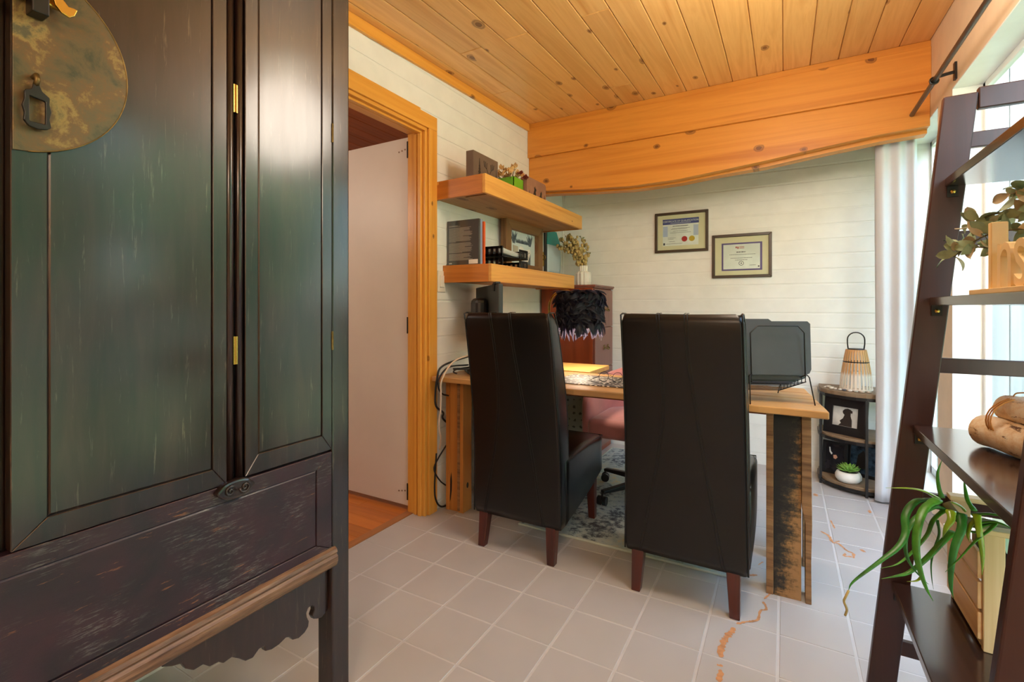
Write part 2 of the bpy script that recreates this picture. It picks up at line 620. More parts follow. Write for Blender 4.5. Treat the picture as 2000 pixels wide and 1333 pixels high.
def special():
    # painted floor tile
    m, nt, N, L, b = base_mat('painted_tile')
    v = coords(nt)
    n = noise(nt, v, 3.0, 3)
    n2 = noise(nt, v, 26.0, 4)
    c = ramp(nt, n, [(0.3, lin(186, 182, 178)), (0.7, lin(194, 190, 186))])
    L.new(c, b.inputs['Base Color'])
    r = ramp(nt, noise(nt, v, 2.0, 1), [(0.3, (0.30, 0.30, 0.30)), (0.7, (0.36, 0.36, 0.36))])
    L.new(r, b.inputs['Roughness'])
    bump(nt, b, noise(nt, v, 5.0, 1), 0.10, 0.002)
    # lacquer
    m, nt, N, L, b = base_mat('black_lacquer')
    v = coords(nt, (1, 1, 1), rnd=False)
    vs = coords(nt, (6, 6, 0.8), rnd=False)
    n = noise(nt, vs, 5.0, 6, 0.6, 0.4)
    c = ramp(nt, n, [(0.3, lin(22, 14, 13)), (0.55, lin(38, 23, 20)), (0.75, lin(52, 33, 27))])
    sp = noise(nt, v, 60.0, 6, 0.7)
    f = ramp(nt, sp, [(0.70, (0, 0, 0)), (0.76, (1, 1, 1))])
    c = mixc(nt, mth(nt, 'MULTIPLY', f, 0.3), c, lin(140, 110, 82))
    f = ramp(nt, noise(nt, coords(nt, (24, 24, 1.6), rnd=False), 5.0, 7, 0.7, 0.5), [(0.60, (0, 0, 0)), (0.70, (1, 1, 1))])
    c = mixc(nt, mth(nt, 'MULTIPLY', f, 0.35), c, lin(128, 112, 98))
    L.new(c, b.inputs['Base Color'])
    rr = ramp(nt, noise(nt, vs, 5.0, 6, 0.6), [(0.3, (0.28, 0.28, 0.28)), (0.7, (0.38, 0.38, 0.38))])
    L.new(rr, b.inputs['Roughness'])
    b.inputs['Specular IOR Level'].default_value = 0.35
    b.inputs['Coat Weight'].default_value = 0.8
    b.inputs['Coat Roughness'].default_value = 0.17
    bump(nt, b, noise(nt, vs, 4.0, 2), 0.03, 0.002)
    # worn lacquer with horizontal scratches
    m, nt, N, L, b = base_mat('worn_lacquer')
    v = coords(nt, (1, 1, 1), rnd=False)
    vs = coords(nt, (16, 2.4, 20), rnd=False)
    n = noise(nt, v, 5.0, 4, 0.6, 0.6)
    c = ramp(nt, n, [(0.3, lin(24, 16, 24)), (0.55, lin(50, 24, 34)), (0.75, lin(32, 20, 30))])
    f = ramp(nt, noise(nt, vs, 14.0, 8, 0.75), [(0.52, (0, 0, 0)), (0.66, (1, 1, 1))])
    g = ramp(nt, noise(nt, v, 7.0, 3), [(0.45, (0, 0, 0)), (0.62, (1, 1, 1))])
    c = mixc(nt, mth(nt, 'MULTIPLY', mth(nt, 'MULTIPLY', f, g), 0.5), c, lin(132, 136, 128))
    f = ramp(nt, noise(nt, vs, 5.0, 6, 0.7), [(0.63, (0, 0, 0)), (0.68, (1, 1, 1))])
    c = mixc(nt, mth(nt, 'MULTIPLY', f, 0.5), c, lin(160, 104, 58))
    L.new(c, b.inputs['Base Color'])
    b.inputs['Roughness'].default_value = 0.42
    b.inputs['Coat Weight'].default_value = 0.2
    b.inputs['Coat Roughness'].default_value = 0.25
    bump(nt, b, noise(nt, vs, 14.0, 8, 0.75), 0.25, 0.002)
    # worn moulding
    m, nt, N, L, b = base_mat('worn_moulding')
    vs = coords(nt, (9, 0.7, 9), rnd=False)
    c = ramp(nt, noise(nt, vs, 8.0, 6, 0.7), [(0.35, lin(72, 48, 36)), (0.55, lin(124, 92, 68)), (0.72, lin(156, 122, 94))])
    L.new(c, b.inputs['Base Color'])
    b.inputs['Roughness'].default_value = 0.45
    # patinated plate
    m, nt, N, L, b = base_mat('patina_brass')
    v = coords(nt, rnd=False)
    n = noise(nt, v, 16.0, 10, 0.7, 0.3)
    c = ramp(nt, n, [(0.34, lin(64, 66, 52)), (0.46, lin(92, 82, 58)), (0.55, lin(106, 82, 52)), (0.62, lin(140, 120, 70)), (0.70, lin(84, 82, 60))])
    L.new(c, b.inputs['Base Color'])
    b.inputs['Metallic'].default_value = 0.3
    L.new(ramp(nt, n, [(0.3, (0.32, 0.32, 0.32)), (0.7, (0.55, 0.55, 0.55))]), b.inputs['Roughness'])
    # leather
    m, nt, N, L, b = base_mat('brown_black_leather')
    v = coords(nt)
    n = noise(nt, v, 4.0, 3)
    c = ramp(nt, n, [(0.3, lin(9, 8, 8)), (0.7, lin(15, 12, 11))])
    L.new(c, b.inputs['Base Color'])
    b.inputs['Roughness'].default_value = 0.32
    b.inputs['Specular IOR Level'].default_value = 0.45
    vo = nt.nodes.new('ShaderNodeTexVoronoi')
    vo.inputs['Scale'].default_value = 320
    L.new(v, vo.inputs['Vector'])
    n3 = noise(nt, v, 9.0, 3)
    h = mth(nt, 'ADD', mth(nt, 'MULTIPLY', vo.outputs['Distance'], 0.12), n3)
    bump(nt, b, h, 0.25, 0.003)
    # rug
    m, nt, N, L, b = base_mat('distressed_rug')
    v = coords(nt, rnd=False)
    n = noise(nt, v, 3.2, 3, 0.5, 0.5)
    n2 = noise(nt, v, 28.0, 8, 0.7)
    s = mth(nt, 'ADD', mth(nt, 'MULTIPLY', n, 0.5), mth(nt, 'MULTIPLY', n2, 0.7))
    c = ramp(nt, s, [(0.46, lin(74, 80, 90)), (0.53, lin(128, 140, 146)), (0.57, lin(186, 202, 202)), (0.68, lin(208, 216, 208)), (0.74, lin(222, 206, 168))])
    L.new(c, b.inputs['Base Color'])
    b.inputs['Roughness'].default_value = 0.95
    bump(nt, b, noise(nt, v, 240.0, 3), 0.9, 0.006)
    m = plain('rug_binding', lin(196, 204, 190), 0.95, bmp=0.5, bs=200)
    # saw-marked plank of the right desk leg: black paint worn off bare wood
    m, nt, N, L, b = base_mat('rough_painted_plank')
    vs = coords(nt, (3, 3, 26), rnd=False)
    vg = coords(nt, (1, 1, 1), rnd=False)
    n = noise(nt, vs, 1.3, 7, 0.65, 0.3)
    n2 = noise(nt, coords(nt, (30, 3, 30), rnd=False), 2.0, 6, 0.7)
    sx = nt.nodes.new('ShaderNodeSeparateXYZ')
    L.new(vg, sx.inputs[0])
    # bare on the lower right
    g = mth(nt, 'SUBTRACT', mth(nt, 'MULTIPLY', mth(nt, 'SUBTRACT', sx.outputs[0], 0.735), 3.4), mth(nt, 'MULTIPLY', mth(nt, 'SUBTRACT', sx.outputs[2], 0.16), 0.45))
    s = mth(nt, 'ADD', mth(nt, 'ADD', mth(nt, 'MULTIPLY', n, 0.6), mth(nt, 'MULTIPLY', n2, 0.5)), g)
    c = ramp(nt, s, [(0.40, lin(40, 38, 36)), (0.50, lin(62, 56, 46)), (0.56, lin(112, 88, 56)), (0.66, lin(168, 126, 78)), (0.8, lin(176, 132, 84))])
    L.new(c, b.inputs['Base Color'])
    b.inputs['Roughness'].default_value = 0.8
    bump(nt, b, n, 0.6, 0.003)
    m, nt, N, L, b = base_mat('sawn_edge')
    vs = coords(nt, (2, 2, 30), rnd=True)
    n = noise(nt, vs, 1.6, 6, 0.6)
    c = ramp(nt, n, [(0.35, lin(112, 80, 50)), (0.6, lin(162, 122, 80))])
    L.new(c, b.inputs['Base Color'])
    b.inputs['Roughness'].default_value = 0.8
    bump(nt, b, n, 0.8, 0.003)
    # feather
    m, nt, N, L, b = base_mat('black_feather')
    b.inputs['Base Color'].default_value = lin(11, 11, 20)
    b.inputs['Specular IOR Level'].default_value = 0.3
    b.inputs['Roughness'].default_value = 0.55
    b.inputs['Sheen Weight'].default_value = 0.15
    b.inputs['Sheen Tint'].default_value = lin(90, 100, 170)
    tl = N.new('ShaderNodeBsdfTranslucent')
    tl.inputs[0].default_value = lin(120, 112, 140)
    mx = N.new('ShaderNodeMixShader')
    mx.inputs[0].default_value = 0.16
    L.new(b.outputs[0], mx.inputs[1])
    L.new(tl.outputs[0], mx.inputs[2])
    L.new(mx.outputs[0], N['Material Output'].inputs[0])
    # spotted mat
    m, nt, N, L, b = base_mat('spotted_mat')
    v = coords(nt, (1, 1, 1), rnd=False)
    vo = nt.nodes.new('ShaderNodeTexVoronoi')
    vo.inputs['Scale'].default_value = 46
    vo.inputs['Randomness'].default_value = 0.7
    L.new(v, vo.inputs['Vector'])
    c = ramp(nt, vo.outputs['Distance'], [(0.30, lin(236, 226, 208)), (0.34, lin(58, 46, 42))])
    L.new(c, b.inputs['Base Color'])
    b.inputs['Roughness'].default_value = 0.5
    # birch
    m, nt, N, L, b = base_mat('birch_bark')
    v = coords(nt, (1, 1, 1))
    vs = coords(nt, (10, 3, 14))
    c = ramp(nt, noise(nt, v, 26.0, 8, 0.7), [(0.34, lin(214, 172, 124)), (0.46, lin(234, 202, 160)), (0.6, lin(246, 230, 204))])
    f = ramp(nt, noise(nt, vs, 4.0, 6, 0.7), [(0.58, (0, 0, 0)), (0.63, (1, 1, 1))])
    c = mixc(nt, f, c, lin(104, 68, 46))
    L.new(c, b.inputs['Base Color'])
    b.inputs['Roughness'].default_value = 0.6
    bump(nt, b, noise(nt, vs, 6.0, 5), 0.4, 0.003)
    # patterned fabric box
    m, nt, N, L, b = base_mat('printed_fabric')
    v = coords(nt, (1, 1, 1), rnd=False)
    vo = nt.nodes.new('ShaderNodeTexVoronoi')
    vo.inputs['Scale'].default_value = 22
    vo.inputs['Randomness'].default_value = 0.3
    L.new(v, vo.inputs['Vector'])
    n = noise(nt, v, 90, 3)
    s = mth(nt, 'ADD', vo.outputs['Distance'], mth(nt, 'MULTIPLY', n, 0.5))
    c = ramp(nt, s, [(0.44, lin(82, 92, 84)), (0.50, lin(148, 158, 146))])
    L.new(c, b.inputs['Base Color'])
    b.inputs['Roughness'].default_value = 0.9
    # lantern slats: dipped white below
    m, nt, N, L, b = base_mat('dipped_bamboo')
    v = coords(nt, (1, 1, 1), rnd=False)
    sx = nt.nodes.new('ShaderNodeSeparateXYZ')
    L.new(v, sx.inputs[0])
    c = ramp(nt, mth(nt, 'MULTIPLY', sx.outputs[2], 4.0), [(0.36, lin(238, 226, 208)), (0.44, lin(214, 164, 108))])
    L.new(c, b.inputs['Base Color'])
    b.inputs['Roughness'].default_value = 0.55
    # window glass: clear pane
    m, nt, N, L, b = base_mat('window_glass')
    N.remove(b)
    tr = N.new('ShaderNodeBsdfTransparent')
    tr.inputs[0].default_value = (0.95, 0.985, 0.975, 1)
    gl = N.new('ShaderNodeBsdfGlossy')
    gl.inputs['Roughness'].default_value = 0.02
    lw = N.new('ShaderNodeLayerWeight')
    lw.inputs[0].default_value = 0.5
    fr = mth(nt, 'MULTIPLY', mth(nt, 'POWER', lw.outputs['Facing'], 5.0), 0.6)
    fr = mth(nt, 'ADD', fr, 0.025)
    mx = N.new('ShaderNodeMixShader')
    L.new(fr, mx.inputs[0])
    L.new(tr.outputs[0], mx.inputs[1])
    L.new(gl.outputs[0], mx.inputs[2])
    L.new(mx.outputs[0], N['Material Output'].inputs[0])
    m, nt, N, L, b = base_mat('bookshelf_face')
    b.inputs['Base Color'].default_value = lin(90, 84, 80)


special()
TILE = MATS['painted_tile']
LACQ = MATS['black_lacquer']
WORN = MATS['worn_lacquer']
MOULD = MATS['worn_moulding']
PATINA = MATS['patina_brass']
LEATHER = MATS['brown_black_leather']
RUG = MATS['distressed_rug']
RUGB = MATS['rug_binding']
ROUGHP = MATS['rough_painted_plank']
SAWN = MATS['sawn_edge']
FEATHER = MATS['black_feather']
SPOT = MATS['spotted_mat']
BIRCH = MATS['birch_bark']
FABRIC = MATS['printed_fabric']
BAMBOO = MATS['dipped_bamboo']
GLASS = MATS['window_glass']
GROUT = plain('painted_grout', lin(206, 203, 200), 0.5, var=0.03, bmp=0.3, bs=80)

# ================================================================== THE SETTING
WL, WR, WB, WF = -1.675, 0.655, 3.86, -1.75


def ceil_z(y):
    return 2.49 + 0.042 * (y - 3.2)


# ---- floor: slab of painted grout and square tiles
m = M().box(-1.755, WF - 0.1, -0.06, WR + 0.12, WB + 0.1, -0.0013)
floor = struct(put('floor', m, GROUT))
T = 0.2185
tile0 = None
xs = [-0.018 + T * k for k in range(-8, 4)]
ys = [0.1350 + T * k for k in range(-4, 18)]
for x in xs:
    for y in ys:
        cx0, cx1 = max(x, -1.755), min(x + T, WR)
        cy0, cy1 = max(y, WF), min(y + T, WB)
        if cx1 - cx0 < 0.012 or cy1 - cy0 < 0.012:
            continue
        if cx1 - cx0 > T - 0.001 and cy1 - cy0 > T - 0.001:
            dz = random.uniform(-0.0004, 0.0004)
            if tile0 is None:
                tm = M().box(x + 0.0045, y + 0.003, -0.003, x + T - 0.0045, y + T - 0.003, 0.0)
                tile0 = put('tile', tm, TILE, floor, bevel=0.001, seg=1)
                tile0_xy = (x, y)
            else:
                inst(tile0, 'tile', floor, (x - tile0_xy[0], y - tile0_xy[1], dz))
        else:
            put('tile', M().box(cx0 + 0.003, cy0 + 0.002, -0.0024, cx1 - 0.003, cy1 - 0.002, 0.0), TILE, floor, bevel=0.0015)
# paint worn through to the tile body (thin flat stains)
wear = [([(-0.047, 2.138), (-0.068, 2.083)], 0.006), ([(-0.07, 2.064), (-0.057, 2.019), (-0.076, 1.997), (-0.084, 1.933), (-0.114, 1.905), (-0.147, 1.872)], 0.008),
        ([(-0.152, 1.846), (-0.164, 1.798), (-0.177, 1.744), (-0.177, 1.669)], 0.018), ([(-0.184, 1.628), (-0.166, 1.631)], 0.010), ([(-0.171, 1.612), (-0.169, 1.557)], 0.014),
        ([(-0.134, 2.236), (-0.098, 2.257)], 0.012), ([(-0.081, 2.387), (-0.099, 2.345)], 0.006),
        ([(0.157, 2.855), (0.189, 2.813), (0.199, 2.751), (0.221, 2.745), (0.235, 2.717), (0.251, 2.682), (0.271, 2.668), (0.269, 2.617)], 0.010),
        ([(0.242, 2.651), (0.233, 2.621), (0.264, 2.63)], 0.009), ([(0.307, 2.714), (0.321, 2.721)], 0.024), ([(0.409, 3.28), (0.403, 3.232)], 0.014),
        ([(0.211, 3.025), (0.221, 2.922)], 0.007), ([(0.159, 3.41), (0.163, 3.368)], 0.02), ([(0.212, 2.759), (0.23, 2.778)], 0.008)]
m = M()
for pts, w in wear:
    sp = spline([(p[0], p[1], 0) for p in pts], 8)
    k = len(sp)
    L_, R_ = [], []
    for i, p in enumerate(sp):
        t = sp[min(i + 1, k - 1)] - sp[max(i - 1, 0)]
        nrm = Vector((-t.y, t.x, 0)).normalized()
        a = w * (0.25 + random.random() * 0.55) * (0.3 if i in (0, k - 1) else 1)
        b2 = w * (0.25 + random.random() * 0.55) * (0.3 if i in (0, k - 1) else 1)
        L_.append((p.x + nrm.x * a, p.y + nrm.y * a, 0.0007))
        R_.append((p.x - nrm.x * b2, p.y - nrm.y * b2, 0.0007))
    m.add(L_ + R_, [(i, i + 1, k + i + 1, k + i) for i in range(k - 1)])
put('worn_patch', m, WEAR, floor, kind='stuff', label='bare orange patches where the floor paint has worn off')

# ---- ceiling
m = M().hexa([(-1.80, WF - 0.1, ceil_z(WF - 0.1) + 0.014), (WR + 0.12, WF - 0.1, ceil_z(WF - 0.1) + 0.014), (WR + 0.12, WB + 0.1, ceil_z(WB + 0.1) + 0.014), (-1.80, WB + 0.1, ceil_z(WB + 0.1) + 0.014)],
             [(-1.80, WF - 0.1, 2.75), (WR + 0.12, WF - 0.1, 2.75), (WR + 0.12, WB + 0.1, 2.75), (-1.80, WB + 0.1, 2.75)])
ceiling = struct(put('ceiling', m, PINE_C))
CW = 0.1335
joints = {-11: [2.06], -9: [2.06], -6: [2.07], -13: [0.7], -4: [1.2], -2: [0.9], 1: [1.4], 3: [0.6], -7: [0.5, 2.9], -12: [2.6]}
for k in range(-13, 5):
    x0, x1 = -0.0075 + CW * k, -0.0075 + CW * (k + 1)
    x0 = max(x0, WL)
    x1 = min(x1, WR)
    cuts = [WF] + sorted(joints.get(k, [])) + [WB]
    for a, b in zip(cuts, cuts[1:]):
        e = 0.0013
        a2, b2 = a + 0.001, b - 0.001
        t = 0.012
        m = M().hexa([(x0 + e, a2, ceil_z(a2)), (x1 - e, a2, ceil_z(a2)), (x1 - e, b2, ceil_z(b2)), (x0 + e, b2, ceil_z(b2))],
                     [(x0 + e, a2, ceil_z(a2) + t), (x1 - e, a2, ceil_z(a2) + t), (x1 - e, b2, ceil_z(b2) + t), (x0 + e, b2, ceil_z(b2) + t)])
        put('plank', m, PINE_C, ceiling, bevel=0.003, seg=1)

# ---- left wall with the doorway
DY0, DY1, DZ = 1.16, 2.03, 2.08
TOP = 2.62
m = M()
m.box(-1.78, WF - 0.1, -0.05, WL - 0.003, DY0, TOP)
m.box(-1.78, DY1, -0.05, WL - 0.003, WB + 0.1, TOP)
m.box(-1.78, DY0, DZ, WL - 0.003, DY1, TOP)
wall_left = struct(put('wall_left', m, WHITE))
P_ = 0.1013
for k in range(-1, 25):
    z0 = 0.0407 + P_ * k
    z1 = z0 + P_
    a, b = max(z0, 0.0) + 0.005, z1 - 0.005
    if a > 2.45:
        continue
    if z0 >= 2.06:
        b = min(b, 2.55)
        put('siding_board', M().box(WL - 0.003, 0.5, a, WL, WB, b), WHITE, wall_left, bevel=0.0014, seg=1)
    else:
        put('siding_board', M().box(WL - 0.003, DY1, a, WL, WB, b), WHITE, wall_left, bevel=0.0014, seg=1)
# ---- back wall
m = M().box(-1.78, WB + 0.003, -0.05, WR + 0.12, WB + 0.1, TOP)
wall_back = struct(put('wall_back', m, WHITE))
for k in range(-1, 24):
    z0 = 0.077 + 0.1 * k
    a, b = max(z0, 0.0) + 0.005, z0 + 0.1 - 0.005
    if a > 2.4:
        continue
    put('siding_board', M().box(WL, WB, a, WR, WB + 0.003, b), WHITE, wall_back, bevel=0.0014, seg=1)
# ---- right wall: two deep window openings
NY0, NY1, FY0, FY1, WZ0, WZ1 = 0.30, 2.85, 3.08, 3.72, 0.12, 2.10
XO = WR + 0.125
m = M()
m.box(WR, WF - 0.1, -0.05, XO, WB + 0.1, WZ0)
m.box(WR, WF - 0.1, WZ1, XO, WB + 0.1, TOP)
m.box(WR, WF - 0.1, WZ0, XO, NY0, WZ1)
m.box(WR, NY1, WZ0, XO, FY0, WZ1)
m.box(WR, FY1, WZ0, XO, WB + 0.1, WZ1)
wall_right = struct(put('wall_right', m, CREAM))
m = M().box(-1.78, WF - 0.1, -0.05, XO, WF, TOP)
struct(put('wall_front', m, CREAM))


def window(name, y0, y1, bars):
    xg = WR + 0.112
    m = M()
    t = 0.006
    m.box(WR - 0.001, y0, WZ0, xg + 0.01, y0 + t, WZ1)
    m.box(WR - 0.001, y1 - t, WZ0, xg + 0.01, y1, WZ1)
    m.box(WR - 0.001, y0, WZ1 - t, xg + 0.01, y1, WZ1)
    w = struct(put(name, m, SILL))
    f = M()
    b = 0.028
    f.box(xg - 0.012, y0 + t, WZ0 + 0.02, xg + 0.01, y0 + t + b, WZ1 - t)
    f.box(xg - 0.012, y1 - t - b, WZ0 + 0.02, xg + 0.01, y1 - t, WZ1 - t)
    f.box(xg - 0.012, y0 + t, WZ1 - t - b, xg + 0.01, y1 - t, WZ1 - t)
    f.box(xg - 0.012, y0 + t, WZ0 + 0.02, xg + 0.01, y1 - t, WZ0 + 0.02 + 0.045)
    for y in bars:
        f.box(xg - 0.012, y - 0.02, WZ0 + 0.02, xg + 0.01, y + 0.02, WZ1 - t)
    put('window_frame', f, SILL, w, bevel=0.002)
    ys_ = [y0 + t + b] + list(bars) + [y1 - t - b]
    for a, c in zip(ys_, ys_[1:]):
        put('pane', M().box(xg - 0.002, a, WZ0 + 0.06, xg + 0.002, c, WZ1 - t - b), GLASS, w)
    put('window_sill', M().box(WR - 0.028, y0 - 0.02, WZ0 - 0.012, xg + 0.01, y1 + 0.02, WZ0 + 0.018), SILL, w, bevel=0.004)
    return w


window('window_1', NY0, NY1, [1.55])
window('window_2', FY0, FY1, [])
struct(put('baseboard_right', M().box(WR - 0.012, WF, 0, WR, WB, 0.085), SILL, bevel=0.003))

# ---- ceiling trim along the left wall
z = ceil_z
m = M().hexa([(WL, WF, z(WF) - 0.062), (WL + 0.018, WF, z(WF) - 0.062), (WL + 0.018, 3.2, z(3.2) - 0.055), (WL, 3.2, z(3.2) - 0.055)],
             [(WL, WF, z(WF) - 0.001), (WL + 0.018, WF, z(WF) - 0.001), (WL + 0.018, 3.2, z(3.2) - 0.001), (WL, 3.2, z(3.2) - 0.001)])
struct(put('trim_1', m, PINE_TY, bevel=0.002))
# ---- door casing, jamb and stops
m = M().box(WL, DY1 + 0.003, 0, WL + 0.018, DY1 + 0.072, DZ)
struct(put('trim_2', m, PINE_T, bevel=0.003))
m = M().box(WL, DY0 - 0.072, 0, WL + 0.018, DY0 - 0.003, DZ)
struct(put('trim_3', m, PINE_T, bevel=0.003))
m = M().box(WL, DY0 - 0.072, DZ, WL + 0.018, DY1 + 0.072, DZ + 0.075)
hd = struct(put('trim_4', m, PINE_TY, bevel=0.003))
put('casing_strip', M().box(WL, DY0 - 0.072, DZ + 0.075, WL + 0.012, DY1 - 0.06, DZ + 0.088), PINE_TY, hd, bevel=0.002)
m = M().box(-1.79, DY1 - 0.018, 0, WL + 0.006, DY1 + 0.001, DZ - 0.018)
jm = struct(put('trim_5', m, PINE_T, bevel=0.002))
put('door_stop', M().box(-1.712, DY1 - 0.030, 0, -1.690, DY1 - 0.018, DZ - 0.03), PINE_T, jm, bevel=0.002)
put('door_stop', M().box(-1.742, DY1 - 0.025, 0, -1.722, DY1 - 0.018, DZ - 0.03), PINE_T, jm, bevel=0.002)
m = M().box(-1.79, DY0, DZ - 0.018, WL + 0.006, DY1, DZ)
jh = struct(put('trim_6', m, PINE_TY, bevel=0.002))
put('door_stop', M().box(-1.712, DY0, DZ - 0.030, -1.690, DY1 - 0.018, DZ - 0.018), PINE_TY, jh, bevel=0.002)
put('door_stop', M().box(-1.742, DY0, DZ - 0.025, -1.722, DY1 - 0.018, DZ - 0.018), PINE_TY, jh, bevel=0.002)
m = M().box(-1.79, DY0 - 0.001, 0, WL + 0.006, DY0 + 0.018, DZ - 0.018)
struct(put('trim_7', m, PINE_T, bevel=0.002))
# ---- open door leaf
m = M().box(-2.60, 2.03, 0.025, -1.795, 2.065, 2.055)
door = struct(put('door_1', m, DOORW, bevel=0.002))
for zz in (0.11, 1.02, 1.98):
    h = M().box(-1.797, 2.012, zz - 0.045, -1.786, 2.05, zz + 0.045)
    h.tube([(-1.789, 2.024, zz - 0.05), (-1.789, 2.024, zz + 0.05)], 0.006, 10)
    put('hinge', h, BLACKM, door, smooth=False)
for zz in (0.105, 1.99):
    for i in range(3):
        s = M()
        s.rings([[(-1.825 - 0.022 * i + 0.0045 * math.cos(a * PI / 5), y, zz - 0.004 * i + 0.0045 * math.sin(a * PI / 5)) for a in range(10)] for y in (2.031, 2.0285)])
        put('screw', s, SCREW, door)
# ---- beam: two stacked boards over a core
m = M().box(WL, 3.285, 2.12, WR, 3.36, 2.50)
beam = struct(put('trim_8', m, PINE_B))
m = M().box(WL + 0.001, 3.2, 2.235, WR, 3.262, 2.455)
put('board', m, PINE_B, beam, bevel=0.003)
put('board', M().box(WL + 0.001, 3.208, 2.455, WR, 3.262, 2.49), PINE_B, beam, bevel=0.002)
low = [(-1.674, 1.985), (-1.45, 1.972), (-1.2, 1.952), (-0.9, 1.935), (-0.6, 1.94), (-0.35, 1.962), (-0.1, 1.985), (0.2, 2.02), (0.45, 2.045), (0.654, 2.055)]
m = M()
poly = low + [(0.654, 2.235), (-1.674, 2.235)]
m.prism(poly, 1, 3.222, 3.285)
put('board', m, PINE_B, beam, bevel=0.002)
m = M()
poly = [(x, zz - 0.012 - 0.008 * (x > -0.2)) for x, zz in low] + [(x, 2.1) for x, zz in reversed(low)]
m.prism(poly, 1, 3.285, 3.36)
put('board', m, PINE_B, beam)
# ---- wall corner strip seen below the beam
struct(put('trim_9', M().box(WL, WB - 0.012, 0, WL + 0.012, WB, 2.5), WHITE, bevel=0.002))

# ---- the hall behind the doorway
m = M().box(-4.6, -0.6, -0.06, -1.755, 4.4, -0.004)
hallf = struct(put('floor', m, LAMF))
LAMX = wood('laminate_strip', lin(206, 122, 42), lin(164, 82, 22), 0, 0.28, 8, var=0.2)
for j in range(16):
    y = 0.75 + 0.092 * j
    xx = -1.80
    cut = [-(1.80 + 0.45 * ((j * 37) % 10) / 10 + 0.25)]
    while cut[-1] > -3.6:
        cut.append(cut[-1] - 0.62)
    a = xx
    for c in cut:
        put('laminate_strip', M().box(c + 0.0008, y + 0.0008, -0.004, a - 0.0008, y + 0.0912, 0.0), LAMX, hallf)
        a = c
put('threshold', M().box(-1.80, DY0, -0.004, -1.7555, DY1, 0.004), wood('threshold_wood', lin(176, 116, 66), lin(140, 84, 42), 1, 0.4, 9), hallf, bevel=0.002)
m = M().box(-4.6, -0.6, 2.44, -1.78, 4.4, 2.5)
hc = struct(put('ceiling', m, HALLC))
for j in range(20):
    x = -1.79 - 0.135 * j
    put('plank', M().box(x - 0.131, -0.5, 2.428, x, 4.3, 2.44), HALLC, hc, bevel=0.003, seg=1)
m = M().box(-4.7, -0.7, -0.05, -4.6, 4.5, 2.6)
struct(put('wall_hall', m, WHITE))
m = M().box(-4.7, 4.3, -0.05, -1.78, 4.4, 2.6).box(-4.7, -0.7, -0.05, -1.78, -0.6, 2.6)
struct(put('wall_hall', m, WHITE))
l = bpy.data.lights.new('hall_lamp', 'POINT')
l.energy = HALL_W
l.shadow_soft_size = 0.12
l.color = (1.0, 0.86, 0.74)
o = bpy.data.objects.new('hall_lamp', l)
o.location = (-2.9, 1.0, 1.9)
COL.objects.link(o)

# ---- outside: whitewashed board wall of the porch, lawn, trees
ow = struct(put('wall_outside', M().box(0.79, 4.45, -0.3, 2.6, 4.6, 3.2), BARN))
x = 0.80
while x < 2.58:
    put('board', M().box(x, 4.425, -0.3, x + 0.165, 4.45, 3.2), BARN, ow, bevel=0.004, seg=1)
    x += 0.17
struct(put('ground', M().box(0.80, -14, -0.36, 24, 16, -0.3), GRASS))
rt = random.Random(3)


def tree(x, y, h, label):
    t = thing('tree', (x, y, -0.3), label, 'tree', 'trees on the lawn outside the window')
    put('trunk', M().tube([(x, y, -0.3), (x + 0.1, y, h * 0.4), (x - 0.05, y + 0.1, h * 0.75)], [0.16, 0.12, 0.05], 8), BARK, t, smooth=True)
    m = M()
    for i in range(2600):
        u = Vector((rt.gauss(0, 1), rt.gauss(0, 1), rt.gauss(0, 1))).normalized() * (rt.random() ** 0.4)
        c = Vector((x + u.x * h * 0.32, y + u.y * h * 0.32, h * 0.56 + u.z * h * 0.42))
        a = Vector((rt.uniform(-1, 1), rt.uniform(-1, 1), rt.uniform(-1, 1))).normalized()
        b = a.cross(Vector((rt.uniform(-1, 1), rt.uniform(-1, 1), rt.uniform(-1, 1)))).normalized()
        s = rt.uniform(0.12, 0.24)
        m.add([c - a * s, c - b * s * 0.6, c + a * s, c + b * s * 0.6], [(0, 1, 2, 3)])
    put('foliage', m, LEAFT, t, kind='stuff', recalc=False)


for x, y, h, w in ((6.2, -4.5, 5.5, 'rightmost, nearly level with the lamp-side wall'), (8.5, 0.4, 6.5, 'in the middle of the group'), (12.8, 3.8, 6.8, 'behind the two left ones'), (12.8, -3.5, 6.8, 'farthest right at the back'), (6.4, 5.2, 5.4, 'nearest the white board wall')):
    tree(x, y, h, 'leafy green tree on the lawn beyond the window, ' + w)

# ---- ceiling lamps out of view: one overhead, one added behind the camera as fill
def ceiling_lamp(x, y, label):
    zc = ceil_z(y)
    t = thing('ceiling_lamp', (x, y, zc - 0.09), label, 'lamp', 'flush ceiling lamps')
    put('canopy', M().lathe([(0.15, 0.065), (0.155, 0.075), (0.15, 0.085)], (x, y, zc - 0.09), 28), BRASS, t, smooth=True)
    put('diffuser', M().lathe([(0.02, 0.0), (0.08, 0.008), (0.12, 0.03), (0.135, 0.06)], (x, y, zc - 0.09), 28), SHADEG, t, smooth=True)
    l = bpy.data.lights.new('lamp_light', 'POINT')
    l.energy = LAMP_W
    l.shadow_soft_size = 0.22
    l.color = (1.0, 0.88, 0.74)
    o = bpy.data.objects.new('lamp_light', l)
    o.location = (x, y, zc - 0.34)
    COL.objects.link(o)
    return t


ceiling_lamp(0.08, 1.62, 'round flush ceiling lamp with warm glass between cabinet and window')
ceiling_lamp(0.38, -1.1, 'added fill lamp near the front wall, built as a round flush ceiling lamp')  # unseen lamp, added to fill the room from behind the camera

